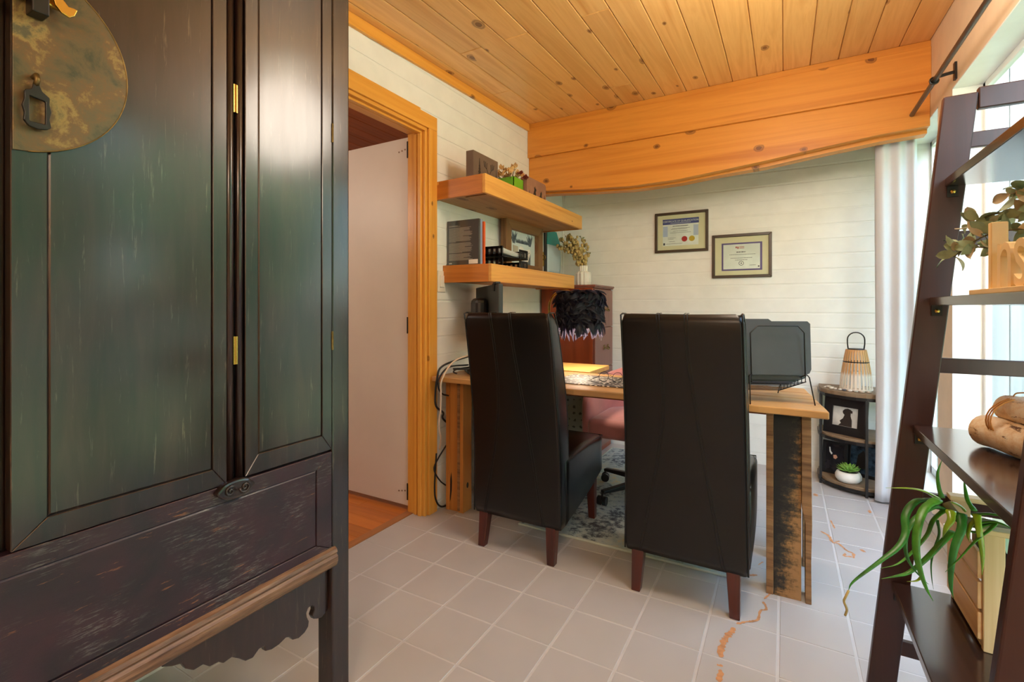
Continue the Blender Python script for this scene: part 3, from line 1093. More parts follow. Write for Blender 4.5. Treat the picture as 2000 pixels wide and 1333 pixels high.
# ================================================================== LACQUERED CABINET
CX = -1.10
CYM = 0.2725      # meeting line of the doors
cab = thing('cabinet', (-1.38, CYM, 0), 'tall black lacquered wooden cabinet with a round brass lock plate, standing by the doorway', 'cabinet')


def mir(y):
    return 2 * CYM - y


body = M()
body.box(-1.645, mir(0.925), 0.40, CX - 0.03, 0.925, 2.10)
put('carcass', body, LACQ, cab)
put('cornice', M().box(-1.655, mir(1.02), 2.10, CX + 0.035, 1.02, 2.15), LACQ, cab, bevel=0.008)
for sgn in (0, 1):
    y0, y1 = 0.926, 0.987
    if sgn:
        y0, y1 = mir(y1), mir(y0)
    put('post', M().box(CX - 0.06, y0, 0, CX, y1, 2.10), LACQ, cab, bevel=0.005)
    put('post', M().box(-1.65, y0, 0, -1.59, y1, 2.10), LACQ, cab, bevel=0.005)


def frame_panel(parent, y0, y1, z0, z1, wl, wr, wb, wt, mat, x=CX, pm=None):
    """mitred frame members around a slightly sunk bevelled panel"""
    xb = x - 0.022
    iy0, iy1, iz0, iz1 = y0 + wl, y1 - wr, z0 + wb, z1 - wt
    g = 0.0004
    for name, q in (('stile', [(y0, z0), (iy0 - g, iz0 + g), (iy0 - g, iz1), (y0, z1)]),
                    ('stile', [(y1, z0), (iy1 + g, iz0 + g), (iy1 + g, iz1), (y1, z1)]),
                    ('rail', [(y0, z0), (y1, z0), (iy1, iz0 - g), (iy0, iz0 - g)]),
                    ('rail', [(y0, z1), (y1, z1), (iy1, iz1 + g), (iy0, iz1 + g)])):
        put(name, M().prism(q, 0, xb, x), mat, parent, bevel=0.0012, seg=1)
    p = M()
    e = 0.004
    p.hexa([(x - 0.0035, iy0 + g, iz0 + g), (x - 0.0035, iy1 - g, iz0 + g), (x - 0.0035, iy1 - g, iz1 - g), (x - 0.0035, iy0 + g, iz1 - g)],
           [(x - 0.001, iy0 + e, iz0 + e), (x - 0.001, iy1 - e, iz0 + e), (x - 0.001, iy1 - e, iz1 - e), (x - 0.001, iy0 + e, iz1 - e)])
    p.box(xb, iy0, iz0, x - 0.0035, iy1, iz1)
    return put('panel', p, pm or mat, parent)


for side in (0, 1):
    def yy(a, b):
        return (a, b) if not side else (mir(b), mir(a))
    a, b = yy(0.283, 0.634)
    dz0 = 0.718
    d = put('door', M().box(CX - 0.026, a, dz0, CX - 0.0221, b, 2.08), LACQ, cab)
    wl, wr = (0.046, 0.031) if not side else (0.031, 0.046)
    frame_panel(d, a, b, dz0, 2.08, wl, wr, 0.042, 0.042, LACQ)
    # vertical seam between the two boards of the door panel
    # half-round beads either side of the hinge gap
    for c in (0.6425, 0.6645):
        yc = c if not side else mir(c)
        put('bead', M().tube([(CX - 0.006, yc, 0.716), (CX - 0.006, yc, 2.08)], 0.0085, 12), LACQ, cab, smooth=True)
    a, b = yy(0.677, 0.925)
    s = put('side_panel', M().box(CX - 0.026, a, 0.70, CX - 0.0221, b, 2.08), LACQ, cab)
    wl, wr = (0.032, 0.032) if not side else (0.032, 0.032)
    frame_panel(s, a, b, 0.722, 2.08, wl, wr, 0.045, 0.042, LACQ)
    for zz in (1.02, 1.60):
        yh = 0.6535 if not side else mir(0.6535)
        put('hinge', M().box(CX - 0.012, yh - 0.0045, zz - 0.032, CX + 0.001, yh + 0.0045, zz + 0.032).tube([(CX, yh, zz - 0.032), (CX, yh, zz + 0.032)], 0.0028, 8), BRASS, cab)
        yh = 0.9265 if not side else mir(0.9265)
        put('hinge', M().tube([(CX + 0.001, yh, zz - 0.02), (CX + 0.001, yh, zz + 0.032)], 0.0032, 8), ABRASS, cab)
    # carved pivot blocks below the bead line
    yc = 0.648 if not side else mir(0.648)
    cb = M()
    ol = [(yc + 0.043 * math.cos(t * PI / 14) * (1 + 0.06 * math.cos(6 * t * PI / 14)), 0.7055 + 0.021 * math.sin(t * PI / 14)) for t in range(28)]
    cb.prism(ol, 0, CX - 0.01, CX + 0.016)
    bl = put('carved_pivot', cb, LACQ, cab, bevel=0.005)
    sc = M()
    for (oy, rr, st) in ((-0.016, 0.013, 0), (0.018, 0.013, PI)):
        pts = [(CX + 0.0175, yc + oy + rr * (1 - k / 20) * math.cos(st + k * 0.55), 0.7055 + rr * (1 - k / 20) * math.sin(st + k * 0.55)) for k in range(19)]
        sc.tube(pts, 0.0024, 6)
    put('scroll_carving', sc, LACQ, bl, smooth=True)

# round plate, one half on each door
for side in (0, 1):
    pts = []
    R_ = 0.165
    zc = 1.543
    y0 = 0.2845
    n = 40
    for i in range(n + 1):
        t = -PI / 2 + PI * i / n
        y = CYM + 0.005 + R_ * math.cos(t)
        pts.append((max(y, y0), zc + R_ * math.sin(t)))
    if side:
        pts = [(mir(p[0]), p[1]) for p in pts]
    put('lock_plate', M().prism(pts, 0, CX + 0.0002, CX + 0.0030), PATINA, cab, bevel=0.001, label='round patinated brass lock plate half')
    ed = [(CX + 0.003, p[0], p[1]) for p in pts]
    put('plate_rim', M().tube(ed[2:-2], 0.0012, 6), ABRASS, cab, smooth=True)
    # drop handle
    q = 1 if not side else -1

    def hy(v):
        return v if not side else mir(v)
    out = [(0.2955, 1.478), (0.2955, 1.463), (0.2925, 1.452), (0.2955, 1.440), (0.2945, 1.428), (0.300, 1.420), (0.312, 1.417), (0.324, 1.4195), (0.329, 1.424),
           (0.3265, 1.437), (0.329, 1.450), (0.3265, 1.463), (0.327, 1.474), (0.317, 1.482), (0.314, 1.490), (0.3125, 1.497), (0.3075, 1.497), (0.307, 1.489), (0.304, 1.482)]
    hm = M()
    hole = [(0.3015, 1.470), (0.3015, 1.428), (0.3215, 1.428), (0.3215, 1.466)]
    cyh, czh = 0.3115, 1.448

    def ray_hit(poly_, ang):
        dx, dz = math.cos(ang), math.sin(ang)
        best = 0
        for i_ in range(len(poly_)):
            (ax, az), (bx2, bz2) = poly_[i_], poly_[(i_ + 1) % len(poly_)]
            ex_, ez_ = bx2 - ax, bz2 - az
            den = dx * ez_ - dz * ex_
            if abs(den) < 1e-12:
                continue
            t_ = ((ax - cyh) * ez_ - (az - czh) * ex_) / den
            u_ = ((ax - cyh) * dz - (az - czh) * dx) / den
            if t_ > 0 and -1e-6 <= u_ <= 1 + 1e-6:
                best = max(best, t_)
        return (cyh + dx * best, czh + dz * best)
    NA = 72
    oo = [ray_hit(out, 2 * PI * i_ / NA) for i_ in range(NA)]
    ii = [ray_hit(hole, 2 * PI * i_ / NA) for i_ in range(NA)]
    hm.rings([[(CX + 0.010, hy(o_[0]), o_[1]), (CX + 0.016, hy(o_[0]), o_[1]), (CX + 0.016, hy(i_[0]), i_[1]), (CX + 0.010, hy(i_[0]), i_[1])] for o_, i_ in zip(oo, ii)], closed=True)
    hd_ = put('drop_handle', hm, BLACKM, cab, bevel=0.0012, seg=2)
    put('handle_eye', M().tube([(CX + 0.002, hy(0.310), 1.505), (CX + 0.016, hy(0.310), 1.506), (CX + 0.020, hy(0.310), 1.497), (CX + 0.012, hy(0.310), 1.490)], 0.0042, 8), ABRASS, hd_, smooth=True)
    # iron staple of the hasp
    put('staple', M().box(CX + 0.002, hy(0.300) if not side else hy(0.322), 1.605, CX + 0.032, hy(0.322) if not side else hy(0.300), 1.66), BLACKM, cab, bevel=0.002)
bar = M().box(CX + 0.012, 0.215, 1.628, CX + 0.024, 0.345, 1.642)
br = put('lock_bar', bar, BRASS, cab, bevel=0.003)
leafp = [(0.318, 1.652), (0.324, 1.642), (0.328, 1.627), (0.336, 1.618), (0.346, 1.615), (0.353, 1.621), (0.357, 1.633), (0.352, 1.634), (0.345, 1.633), (0.338, 1.641), (0.328, 1.650)]
put('key_leaf', M().prism(leafp, 0, CX + 0.032, CX + 0.036), BRASS, br, bevel=0.001)
# lower apron panel, moulding and scalloped skirt
pl = put('apron_panel', M().box(CX - 0.026, mir(0.925), 0.44, CX - 0.0221, 0.925, 0.716), WORN, cab)
frame_panel(pl, mir(0.925), 0.925, 0.447, 0.716, 0.05, 0.05, 0.026, 0.038, WORN)
mo = M()
prof = [(-0.012, 0.394), (0.004, 0.394), (0.010, 0.400), (0.014, 0.412), (0.014, 0.424), (0.009, 0.430), (0.012, 0.436), (0.009, 0.444), (0.0, 0.449), (-0.012, 0.449)]
mo.rings([[(CX + p[0], y, p[1]) for p in prof] for y in (mir(0.935), 0.935)])
put('base_moulding', mo, MOULD, cab)
sk = [(0.925, 0.394), (0.925, 0.268), (0.905, 0.258), (0.892, 0.262), (0.880, 0.268), (0.874, 0.280), (0.880, 0.291), (0.880, 0.301), (0.872, 0.309), (0.862, 0.308), (0.856, 0.298),
      (0.858, 0.286), (0.864, 0.272), (0.862, 0.258), (0.850, 0.248), (0.832, 0.244), (0.815, 0.250), (0.806, 0.262), (0.795, 0.268), (0.775, 0.262), (0.755, 0.262), (0.738, 0.268), (0.735, 0.282),
      (0.722, 0.284), (0.706, 0.272), (0.688, 0.276), (0.672, 0.292), (0.655, 0.306), (0.636, 0.304), (0.625, 0.314), (0.606, 0.316), (0.592, 0.330), (0.572, 0.330), (0.556, 0.344), (0.548, 0.360), (0.530, 0.366), (0.512, 0.376), (0.50, 0.394)]
for side in (0, 1):
    q = sk if not side else [(mir(p[0]), p[1]) for p in sk]
    put('skirt', M().prism(q, 0, CX - 0.034, CX - 0.016), LACQ, cab, bevel=0.003)

# ================================================================== DINING CHAIRS
ch = thing('dining_chair', (0, 0, 0), 'high-backed dark leather dining chair nearer the doorway, left one of the pair at the desk', 'chair', 'leather dining chairs in front of the desk')
SEAMS = [(1.092, 0.33, 0.56), (0.95, 0.345, 0.565), (0.80, 0.355, 0.60), (0.66, 0.335, 0.64), (0.50, 0.28, 0.69), (0.33, 0.21, 0.75), (0.16, 0.14, 0.81)]


def back_y(z_):
    t = (z_ - 0.155) / 0.94
    return 0.0 - 0.004 * t - 0.095 * max(0, t - 0.25) ** 1.6 / 0.75 ** 1.6


def back_front(z_):
    t = max(0, (z_ - 0.42) / 0.675)
    return back_y(z_) + 0.105 - 0.03 * t + 0.018 * math.sin(t * PI)


rings = []
nz = 30
HW = 0.222


def hwid(z_):
    t = (z_ - 0.155) / 0.94
    return HW + 0.004 - 0.012 * t


for i in range(nz + 1):
    zz = 0.155 + 0.94 * i / nz
    w = hwid(zz)
    yb, yf = back_y(zz), back_front(zz)
    inset = 0.0
    if i == 0:
        inset = 0.006
    if i == nz:
        inset = 0.012
    if i == nz - 1:
        inset = 0.002
    r_ = 0.014
    ring = []
    for (cx_, cy_, a0) in ((w - r_ - inset, yb + r_ + inset, -90), (w - r_ - inset, yf - r_ - inset, 0), (-w + r_ + inset, yf - r_ - inset, 90), (-w + r_ + inset, yb + r_ + inset, 180)):
        for k in range(5):
            a = math.radians(a0 + 90 * k / 4)
            ring.append((cx_ + r_ * math.cos(a), cy_ + r_ * math.sin(a), zz - (0.004 if i == nz and k else 0)))
    rings.append(ring)
put('backrest', M().rings(rings), LEATHER, ch, smooth=True)
for j in (1, 2):
    pts = []
    for i in range(31):
        zz = 0.161 + 0.932 * i / 30
        for a, b in zip(SEAMS, SEAMS[1:]):
            if b[0] <= zz <= a[0] + 0.006:
                t = (zz - b[0]) / (a[0] - b[0])
                fr = b[j] + (a[j] - b[j]) * t
                break
        pts.append((-hwid(zz) + 2 * hwid(zz) * fr, back_y(zz) - 0.0005, zz))
    pts += [(pts[-1][0], back_y(1.095) + 0.02, 1.0965), (pts[-1][0], back_y(1.095) + 0.05, 1.0965)]
    for off in (-0.005, 0.005):
        put('seam', M().tube([(p[0] + off, p[1], p[2]) for p in pts], 0.0016, 6), LEATHER, ch, smooth=True)
for s in (-1, 1):
    pts = [(s * (hwid(zz) - 0.004), back_y(zz) + 0.003, zz) for zz in [0.16 + 0.93 * i / 26 for i in range(27)]]
    pts += [(s * (hwid(1.09) - 0.006), back_y(1.09) + 0.02, 1.095), (s * (hwid(1.09) - 0.006), back_front(1.09) - 0.012, 1.094)]
    pts += [(s * (hwid(zz) - 0.002), back_front(zz) - 0.006, zz) for zz in [1.06 - 0.60 * i / 20 for i in range(21)]]
    put('piping', M().tube(pts, 0.0034, 8), LEATHER, ch, smooth=True)
# seat: side skirt rises towards the front
sm = M()
W2 = 0.226
prof_n = 14
rings = []
for i in range(prof_n + 1):
    t = i / prof_n
    y = 0.055 + 0.505 * t
    zb = 0.16 + 0.115 * t
    zt = 0.452 + 0.014 * math.sin(PI * min(1, t * 1.1)) - (0.018 if i == prof_n else 0)
    if i == prof_n:
        zb += 0.012
    w = W2 + 0.006 * math.sin(PI * t) - (0.012 if i == prof_n else 0)
    ring = []
    r_ = 0.026
    for (cx_, cz_, a0) in ((w - 0.008, zb + 0.008, -90), (w - r_, zt - r_, 0), (-w + r_, zt - r_, 90), (-w + 0.008, zb + 0.008, 180)):
        rr = r_ if a0 in (0, 90) else 0.008
        for k in range(5):
            a = math.radians(a0 + 90 * k / 4)
            ring.append((cx_ + rr * math.cos(a), y, cz_ + rr * math.sin(a)))
    for k in (1,):
        pass
    rings.append(ring)
sm.rings(rings)
put('seat', sm, LEATHER, ch, smooth=True)
put('seat_piping', M().tube([(s_ * 0.222, 0.10 + 0.45 * t, 0.444 + 0.010 * math.sin(PI * t)) for s_, t in [(1, k / 10) for k in range(11)] + [(-1, 1 - k / 10) for k in range(11)]], 0.003, 6), LEATHER, ch, smooth=True)
for s in (-1, 1):
    x0, x1 = s * 0.172, s * 0.178
    a, b = 0.024, 0.017
    put('leg', M().hexa([(x1 - b, 0.0 - b + 0.01, 0), (x1 + b, 0.0 - b + 0.01, 0), (x1 + b, b + 0.01, 0), (x1 - b, b + 0.01, 0)],
                        [(x0 - a, 0.03 - a, 0.165), (x0 + a, 0.03 - a, 0.165), (x0 + a, 0.03 + a, 0.165), (x0 - a, 0.03 + a, 0.165)]), LEGW, ch, bevel=0.003)
    put('leg', M().hexa([(x1 - b, 0.52 - b, 0.012), (x1 + b, 0.52 - b, 0.012), (x1 + b, 0.52 + b, 0.012), (x1 - b, 0.52 + b, 0.012)],
                        [(x0 - a, 0.515 - a, 0.275), (x0 + a, 0.515 - a, 0.275), (x0 + a, 0.515 + a, 0.275), (x0 - a, 0.515 + a, 0.275)]), LEGW, ch, bevel=0.003)
ch.location = (-1.058, 1.90, 0)
c2 = copy_tree(ch, (-0.333, 1.90, 0), 'high-backed dark leather dining chair nearer the window, right one of the pair at the desk')

# ================================================================== DESK
dk = thing('desk', (-0.73, 2.3, 0), 'long rustic desk of reclaimed wooden boards behind the two leather chairs', 'desk')
bd = [(2.030, 2.130, -1.640, 0.138, 0.128), (2.132, 2.272, -1.636, 0.126, 0.112), (2.274, 2.420, -1.644, 0.110, 0.096), (2.422, 2.560, -1.640, 0.094, 0.080)]
for (a, b, xa, xb, xc) in bd:
    m = M()
    n = 24
    top, bot = [], []
    fr = []
    for i in range(n + 1):
        t = i / n
        x = xa + (xb - xa) * t
        wob = 0.004 * math.sin(t * 23) + 0.003 * math.sin(t * 61 + 1) if a < 2.04 else 0
        fr.append((x, a + wob))
    poly = fr + [(xc, b), (xa, b)]
    m.prism(poly, 2, 0.722, 0.750 - random.uniform(0, 0.001))
    put('board', m, DESKW, dk, bevel=0.004)


def desk_leg(x0, x1, y0, y1, rough):
    t = 0.032
    m1 = put('leg', M().box(x0 + t * 0.8, y0 + 0.004, 0, x1 - t, y0 + 0.030, 0.722), ROUGHP if rough else DESKL, dk, bevel=0.002)
    put('side_board', M().box(x0, y0, 0, x0 + t * 0.8 - 0.001, y1, 0.722), SAWN if rough else DESKL, m1, bevel=0.002)
    mm = M()
    n = 10
    if rough:
        pts = [(x1 - t + 0.003 + (0.010 if zz < 0.34 else 0.0), zz) for zz in (0.0, 0.08, 0.2, 0.30)] + [(x1 - t + 0.001, 0.36), (x1 - t + 0.001, 0.722), (x1, 0.722), (x1 + 0.001, 0.5), (x1 + 0.003, 0.3), (x1, 0.16), (x1 + 0.001, 0)]
        mm.prism(pts, 1, y0 - 0.004, y1)
        put('side_board', mm, SAWN, m1, bevel=0.002)
    else:
        put('side_board', M().box(x1 - t + 0.001, y0 - 0.002, 0, x1, y1, 0.722), DESKL, m1, bevel=0.002)
        put('edge_strip', M().box(x1 - t - 0.004, y0 - 0.006, 0.01, x1 - t + 0.012, y0 + 0.002, 0.715), SAWN, m1, bevel=0.001)


desk_leg(-0.062, 0.088, 2.132, 2.212, True)
desk_leg(-1.632, -1.515, 2.145, 2.225, False)
kn_ = M().prism([(-1.612, 0.03), (-1.605, 0.10), (-1.604, 0.17), (-1.596, 0.21), (-1.592, 0.16), (-1.594, 0.11), (-1.602, 0.06)], 1, 2.1482, 2.1492)
kn_.rings([[(-1.5145 + dx, 2.185 + 0.010 * math.cos(a * PI / 6), 0.142 + 0.016 * math.sin(a * PI / 6)) for a in range(12)] for dx in (0, 0.0008)])
put('dark_knot', kn_, SILH, dk)
desk_leg(-0.062, 0.088, 2.43, 2.51, True)
desk_leg(-1.632, -1.515, 2.43, 2.51, False)
put('stretcher', M().box(-1.51, 2.45, 0.635, -0.066, 2.485, 0.705), CHERRY, dk, bevel=0.002, label='reddish brown rail under the desk top')

# ---- low side table beyond the desk, against the left wall
st = thing('side_table', (-1.3, 2.76, 0), 'light pine side table standing against the left wall behind the desk', 'table')
put('tabletop', M().box(-1.665, 2.575, 0.728, -0.955, 2.93, 0.755), RETW, st, bevel=0.003)
put('apron', M().box(-1.64, 2.88, 0.66, -1.02, 2.90, 0.728), RETW, st, bevel=0.002)
for (x, y) in ((-1.06, 2.895), (-1.30, 2.61), (-1.63, 2.895), (-1.63, 2.61)):
    put('leg', M().box(x - 0.022, y - 0.022, 0, x + 0.022, y + 0.022, 0.728), RETW, st, bevel=0.003)

# ---- rug
rg = thing('rug', (-0.68, 2.95, 0), 'low pile distressed rug in pale blue, grey and cream under the chairs and desk', 'rug')
put('pile', M().box(-1.178, 2.182, 0.0005, -0.192, 3.708, 0.010), RUG, rg, bevel=0.003)
for (a, b, c, d) in ((-1.19, 2.170, -0.18, 2.182), (-1.19, 3.708, -0.18, 3.72), (-1.19, 2.182, -1.178, 3.708), (-0.192, 2.182, -0.18, 3.708)):
    put('binding', M().box(a, b, 0.0005, c, d, 0.011), RUGB, rg, bevel=0.003)

# ---- file cabinet
fc = thing('filing_cabinet', (-1.45, 3.62, 0), 'tall reddish wooden drawer cabinet with ornate pulls in the far left corner', 'cabinet')
fx0, fx1, fy0, fy1 = -1.655, -1.236, 3.40, 3.835
put('body', M().box(fx0, fy0, 0.0, fx1, fy1, 1.262), CHERRY, fc, bevel=0.003)
mt = M()
mt.box(fx0, fy0 - 0.008, 1.262, fx1 + 0.018, fy1 + 0.005, 1.272)
mt.box(fx0, fy0 - 0.014, 1.272, fx1 + 0.026, fy1 + 0.008, 1.286)
put('top', mt, CHERRYF, fc, bevel=0.003)
for a, b in ((0.965, 1.252), (0.655, 0.960), (0.345, 0.650), (0.05, 0.340)):
    d = put('drawer', M().box(fx1, fy0 + 0.012, a, fx1 + 0.016, fy1 - 0.008, b), CHERRYF, fc, bevel=0.003)
    zc = (a + b) / 2 if b < 1.2 else 1.105
    yc = 3.66
    h = M()
    for s in (-1, 1):
        for (oy, oz, r_) in ((0, 0, 0.014), (0.012, 0.012, 0.008), (0.012, -0.012, 0.008), (-0.008, 0.012, 0.007), (-0.008, -0.012, 0.007)):
            h.ball((fx1 + 0.018, yc + s * 0.040 + s * oy, zc + oz), r_, 10, 6, (0.35, 1, 1))
    h.tube([(fx1 + 0.02, yc - 0.04, zc), (fx1 + 0.038, yc - 0.03, zc - 0.012), (fx1 + 0.042, yc, zc - 0.018), (fx1 + 0.038, yc + 0.03, zc - 0.012), (fx1 + 0.02, yc + 0.04, zc)], 0.004, 8)
    put('pull', h, ABRASS, d, smooth=True)
put('lock', M().ball((fx1 + 0.017, 3.70, 1.225), 0.006, 10, 6, (0.5, 1, 1)), CHROME, fc, smooth=True)

# ---- vase with dried hops on the file cabinet
vx, vy, vz = -1.385, 3.60, 1.286
vs_ = thing('vase', (vx, vy, vz), 'fluted white ceramic vase standing on top of the drawer cabinet', 'vase')
rings = []
for (r_, zz) in ((0.040, 0.0), (0.058, 0.008), (0.060, 0.03), (0.060, 0.095), (0.054, 0.108), (0.034, 0.114), (0.030, 0.120), (0.031, 0.155), (0.034, 0.160)):
    rings.append([(vx + (r_ + (0.0035 if k % 4 < 2 else -0.0015) * (r_ > 0.025)) * math.cos(2 * PI * k / 48), vy + (r_ + (0.0035 if k % 4 < 2 else -0.0015)) * math.sin(2 * PI * k / 48), vz + zz) for k in range(48)])
put('body', M().rings(rings), CERAM, vs_)
bq = thing('dried_bouquet', (vx, vy, vz + 0.15), 'bunch of dried hops and eucalyptus leaning left out of the white fluted vase', 'dried flowers')
rb = random.Random(11)
stm, hops, lv = M(), M(), M()
base = Vector((vx, vy, vz + 0.10))
for i in range(11):
    tip = Vector((vx - 0.13 + rb.uniform(-0.075, 0.10), vy + rb.uniform(-0.09, 0.07), vz + 0.36 + rb.uniform(-0.05, 0.05)))
    mid = base.lerp(tip, 0.5) + Vector((0.035, 0, 0.02))
    pts = spline([base + Vector((rb.uniform(-.01, .01), rb.uniform(-.01, .01), 0)), mid, tip], 6)
    put('stem', M().tube(pts, 0.0022, 5), STEM, bq, smooth=True)
    for k, p in enumerate(pts[3:]):
        for q in range(3):
            c = p + Vector((rb.uniform(-.022, .022), rb.uniform(-.022, .022), rb.uniform(-.012, .012)))
            if rb.random() < 0.5:
                hops.ball(c, rb.uniform(0.009, 0.015), 7, 5, (1, 1, 1.35))
            else:
                a = Vector((rb.uniform(-1, 1), rb.uniform(-1, 1), rb.uniform(-.6, 1))).normalized()
                b = a.cross(Vector((rb.uniform(-1, 1), rb.uniform(-1, 1), 1))).normalized()
                s = rb.uniform(0.016, 0.028)
                lv.add([c, c + a * s * .5 + b * s * .35, c + a * s, c + a * s * .5 - b * s * .35], [(0, 1, 2, 3)])
put('hops', hops, DRIED2, bq, smooth=True, kind='stuff')
put('leaf', lv, DRIEDG, bq, kind='stuff', recalc=False)

# ================================================================== FLOATING SHELVES
def float_shelf(y0, y1, x1, z0, z1, label, y0w):
    s = thing('floating_shelf', (WL, (y0 + y1) / 2, z0), label, 'shelf', 'thick wooden shelves on the left wall')
    t = 0.020
    put('top_board', M().box(WL + 0.001, y0 + t, z1 - 0.02, x1 - t, y1 - t, z1), SHELFW, s, bevel=0.002)
    put('front_board', M().box(x1 - t, y0, z0, x1, y1, z1), SHELFW, s, bevel=0.003)
    put('end_board', M().hexa([(WL + 0.001, y0w, z0), (x1 - t - 0.0005, y0, z0), (x1 - t - 0.0005, y0 + t, z0), (WL + 0.001, y0w + t, z0)],
                              [(WL + 0.001, y0w, z1), (x1 - t - 0.0005, y0, z1), (x1 - t - 0.0005, y0 + t, z1), (WL + 0.001, y0w + t, z1)]), SHELFX, s, bevel=0.002)
    put('end_board', M().box(WL + 0.001, y1 - t, z0, x1 - t - 0.0005, y1, z1), SHELFX, s, bevel=0.002)
    xm = WL + (x1 - WL) * 0.52
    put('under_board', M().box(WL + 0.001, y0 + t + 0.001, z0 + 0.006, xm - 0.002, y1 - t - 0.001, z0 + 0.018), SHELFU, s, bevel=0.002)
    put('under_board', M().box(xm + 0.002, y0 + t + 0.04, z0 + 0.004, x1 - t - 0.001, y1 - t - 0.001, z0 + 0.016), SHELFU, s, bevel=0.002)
    return s


float_shelf(2.078, 3.432, -1.330, 1.706, 1.806, 'upper thick wooden floating shelf on the left wall, close under the beam', 2.10)
float_shelf(2.186, 3.353, -1.360, 1.256, 1.353, 'lower thick wooden floating shelf on the left wall, holding books and a picture', 2.172)

# ---- things on the upper shelf
ZT = 1.806


def block(y0, y1, x0, x1, z0, z1, mat, name, label, cat):
    t = thing(name, ((x0 + x1) / 2, (y0 + y1) / 2, z0), label, cat, None)
    put('block', M().box(x0, y0, z0, x1, y1, z1), mat, t, bevel=0.002)
    return t


def fir(m, x, yc, z0, h, w):
    n = 7
    pts = []
    for i in range(n):
        a = i / n
        pts.append((yc + w * (1 - a), z0 + h * (a * 0.92)))
        pts.append((yc + w * (1 - a) * 0.45, z0 + h * (a * 0.92 + 0.07)))
    pts.append((yc, z0 + h))
    pts += [(2 * yc - p[0], p[1]) for p in reversed(pts[:-1])]
    m.prism(pts, 0, x, x + 0.0015)


moose = block(2.150, 2.405, -1.500, -1.452, ZT, 1.965, COLBRN, 'wall_block', 'dark brown wooden block with a burnt forest scene, left on the upper shelf', 'ornament')
m = M()
fir(m, -1.452, 2.210, ZT + 0.005, 0.125, 0.022)
fir(m, -1.452, 2.385, ZT + 0.005, 0.10, 0.016)
m.prism([(2.235, ZT + 0.03), (2.262, ZT + 0.052), (2.30, ZT + 0.058), (2.345, ZT + 0.046), (2.372, ZT + 0.028), (2.372, ZT + 0.004), (2.235, ZT + 0.004)], 0, -1.452, -1.4505)
for s in (-1, 1):
    yb = 2.305 + s * 0.006
    m.tube([(-1.4512, yb, ZT + 0.06), (-1.4512, yb + s * 0.016, ZT + 0.085), (-1.4512, yb + s * 0.040, ZT + 0.098), (-1.4512, yb + s * 0.046, ZT + 0.125)], 0.0016, 5)
    m.tube([(-1.4512, yb + s * 0.018, ZT + 0.086), (-1.4512, yb + s * 0.014, ZT + 0.120)], 0.0016, 5)
    m.tube([(-1.4512, yb + s * 0.032, ZT + 0.095), (-1.4512, yb + s * 0.028, ZT + 0.125)], 0.0016, 5)
put('burnt_drawing', m, SILH, moose)
gp = thing('planter', (-1.46, 2.605, ZT), 'small lime green square planter in the middle of the upper shelf', 'planter')
px0, px1, py0, py1, pz1 = -1.545, -1.425, 2.545, 2.668, 1.912
m = M()
m.box(px0, py0, ZT, px1, py1, ZT + 0.006)
m.box(px0, py0, ZT, px0 + 0.004, py1, pz1).box(px1 - 0.004, py0, ZT, px1, py1, pz1).box(px0, py0, ZT, px1, py0 + 0.004, pz1).box(px0, py1 - 0.004, ZT, px1, py1, pz1)
put('pot', m, GREEN, gp)
put('soil', M().box(px0 + 0.004, py0 + 0.004, ZT + 0.08, px1 - 0.004, py1 - 0.004, ZT + 0.092), SOIL, gp)
df = thing('dried_flowers', (-1.485, 2.605, ZT + 0.09), 'papery tan dried flowers spilling from the lime green planter', 'dried flowers')
rb = random.Random(5)
for i in range(34):
    c = Vector((rb.uniform(px0 - 0.01, px1 + 0.012), rb.uniform(py0 - 0.06, py1 + 0.08), 0))
    dd = abs(c.y - 2.60) / 0.14
    c.z = ZT + 0.115 + rb.uniform(0, 0.055) * (1.15 - dd) - 0.03 * max(0, dd - 0.6)
    put('stem', M().tube([(-1.485 + (c.x + 1.485) * 0.4, 2.605 + (c.y - 2.605) * 0.4, ZT + 0.09), c], 0.0012, 4), STEM, df)
    m = M()
    for k in range(5):
        a = rb.uniform(0, 2 * PI)
        d = Vector((math.cos(a) * 0.6, math.sin(a) * 0.6, rb.uniform(0.3, 1))).normalized()
        b = d.cross(Vector((0, 0, 1))).normalized()
        s = rb.uniform(0.024, 0.042)
        n_ = d.cross(b)
        m.add([c, c + d * s * .5 + b * s * .38 + n_ * .003, c + d * s, c + d * s * .5 - b * s * .38 + n_ * .003], [(0, 1, 2), (0, 2, 3)])
    put('flower', m, DRIED if rb.random() < 0.85 else BERRY, df, recalc=False)
b2 = thing('wall_block', (-1.46, 2.85, ZT), 'tan wooden block with dark animal silhouettes, right on the upper shelf', 'ornament')
m = M()
yy0, yy1 = 2.713, 2.992
pts = [(yy0, ZT), (yy1, ZT), (yy1, 1.935), (yy1 - 0.006, 1.948), (yy1 - 0.02, 1.955), (yy0 + 0.01, 1.955), (yy0, 1.945)]
m.prism(pts, 0, -1.470, -1.422)
put('block', m, COLTAN, b2, bevel=0.002)
m = M()
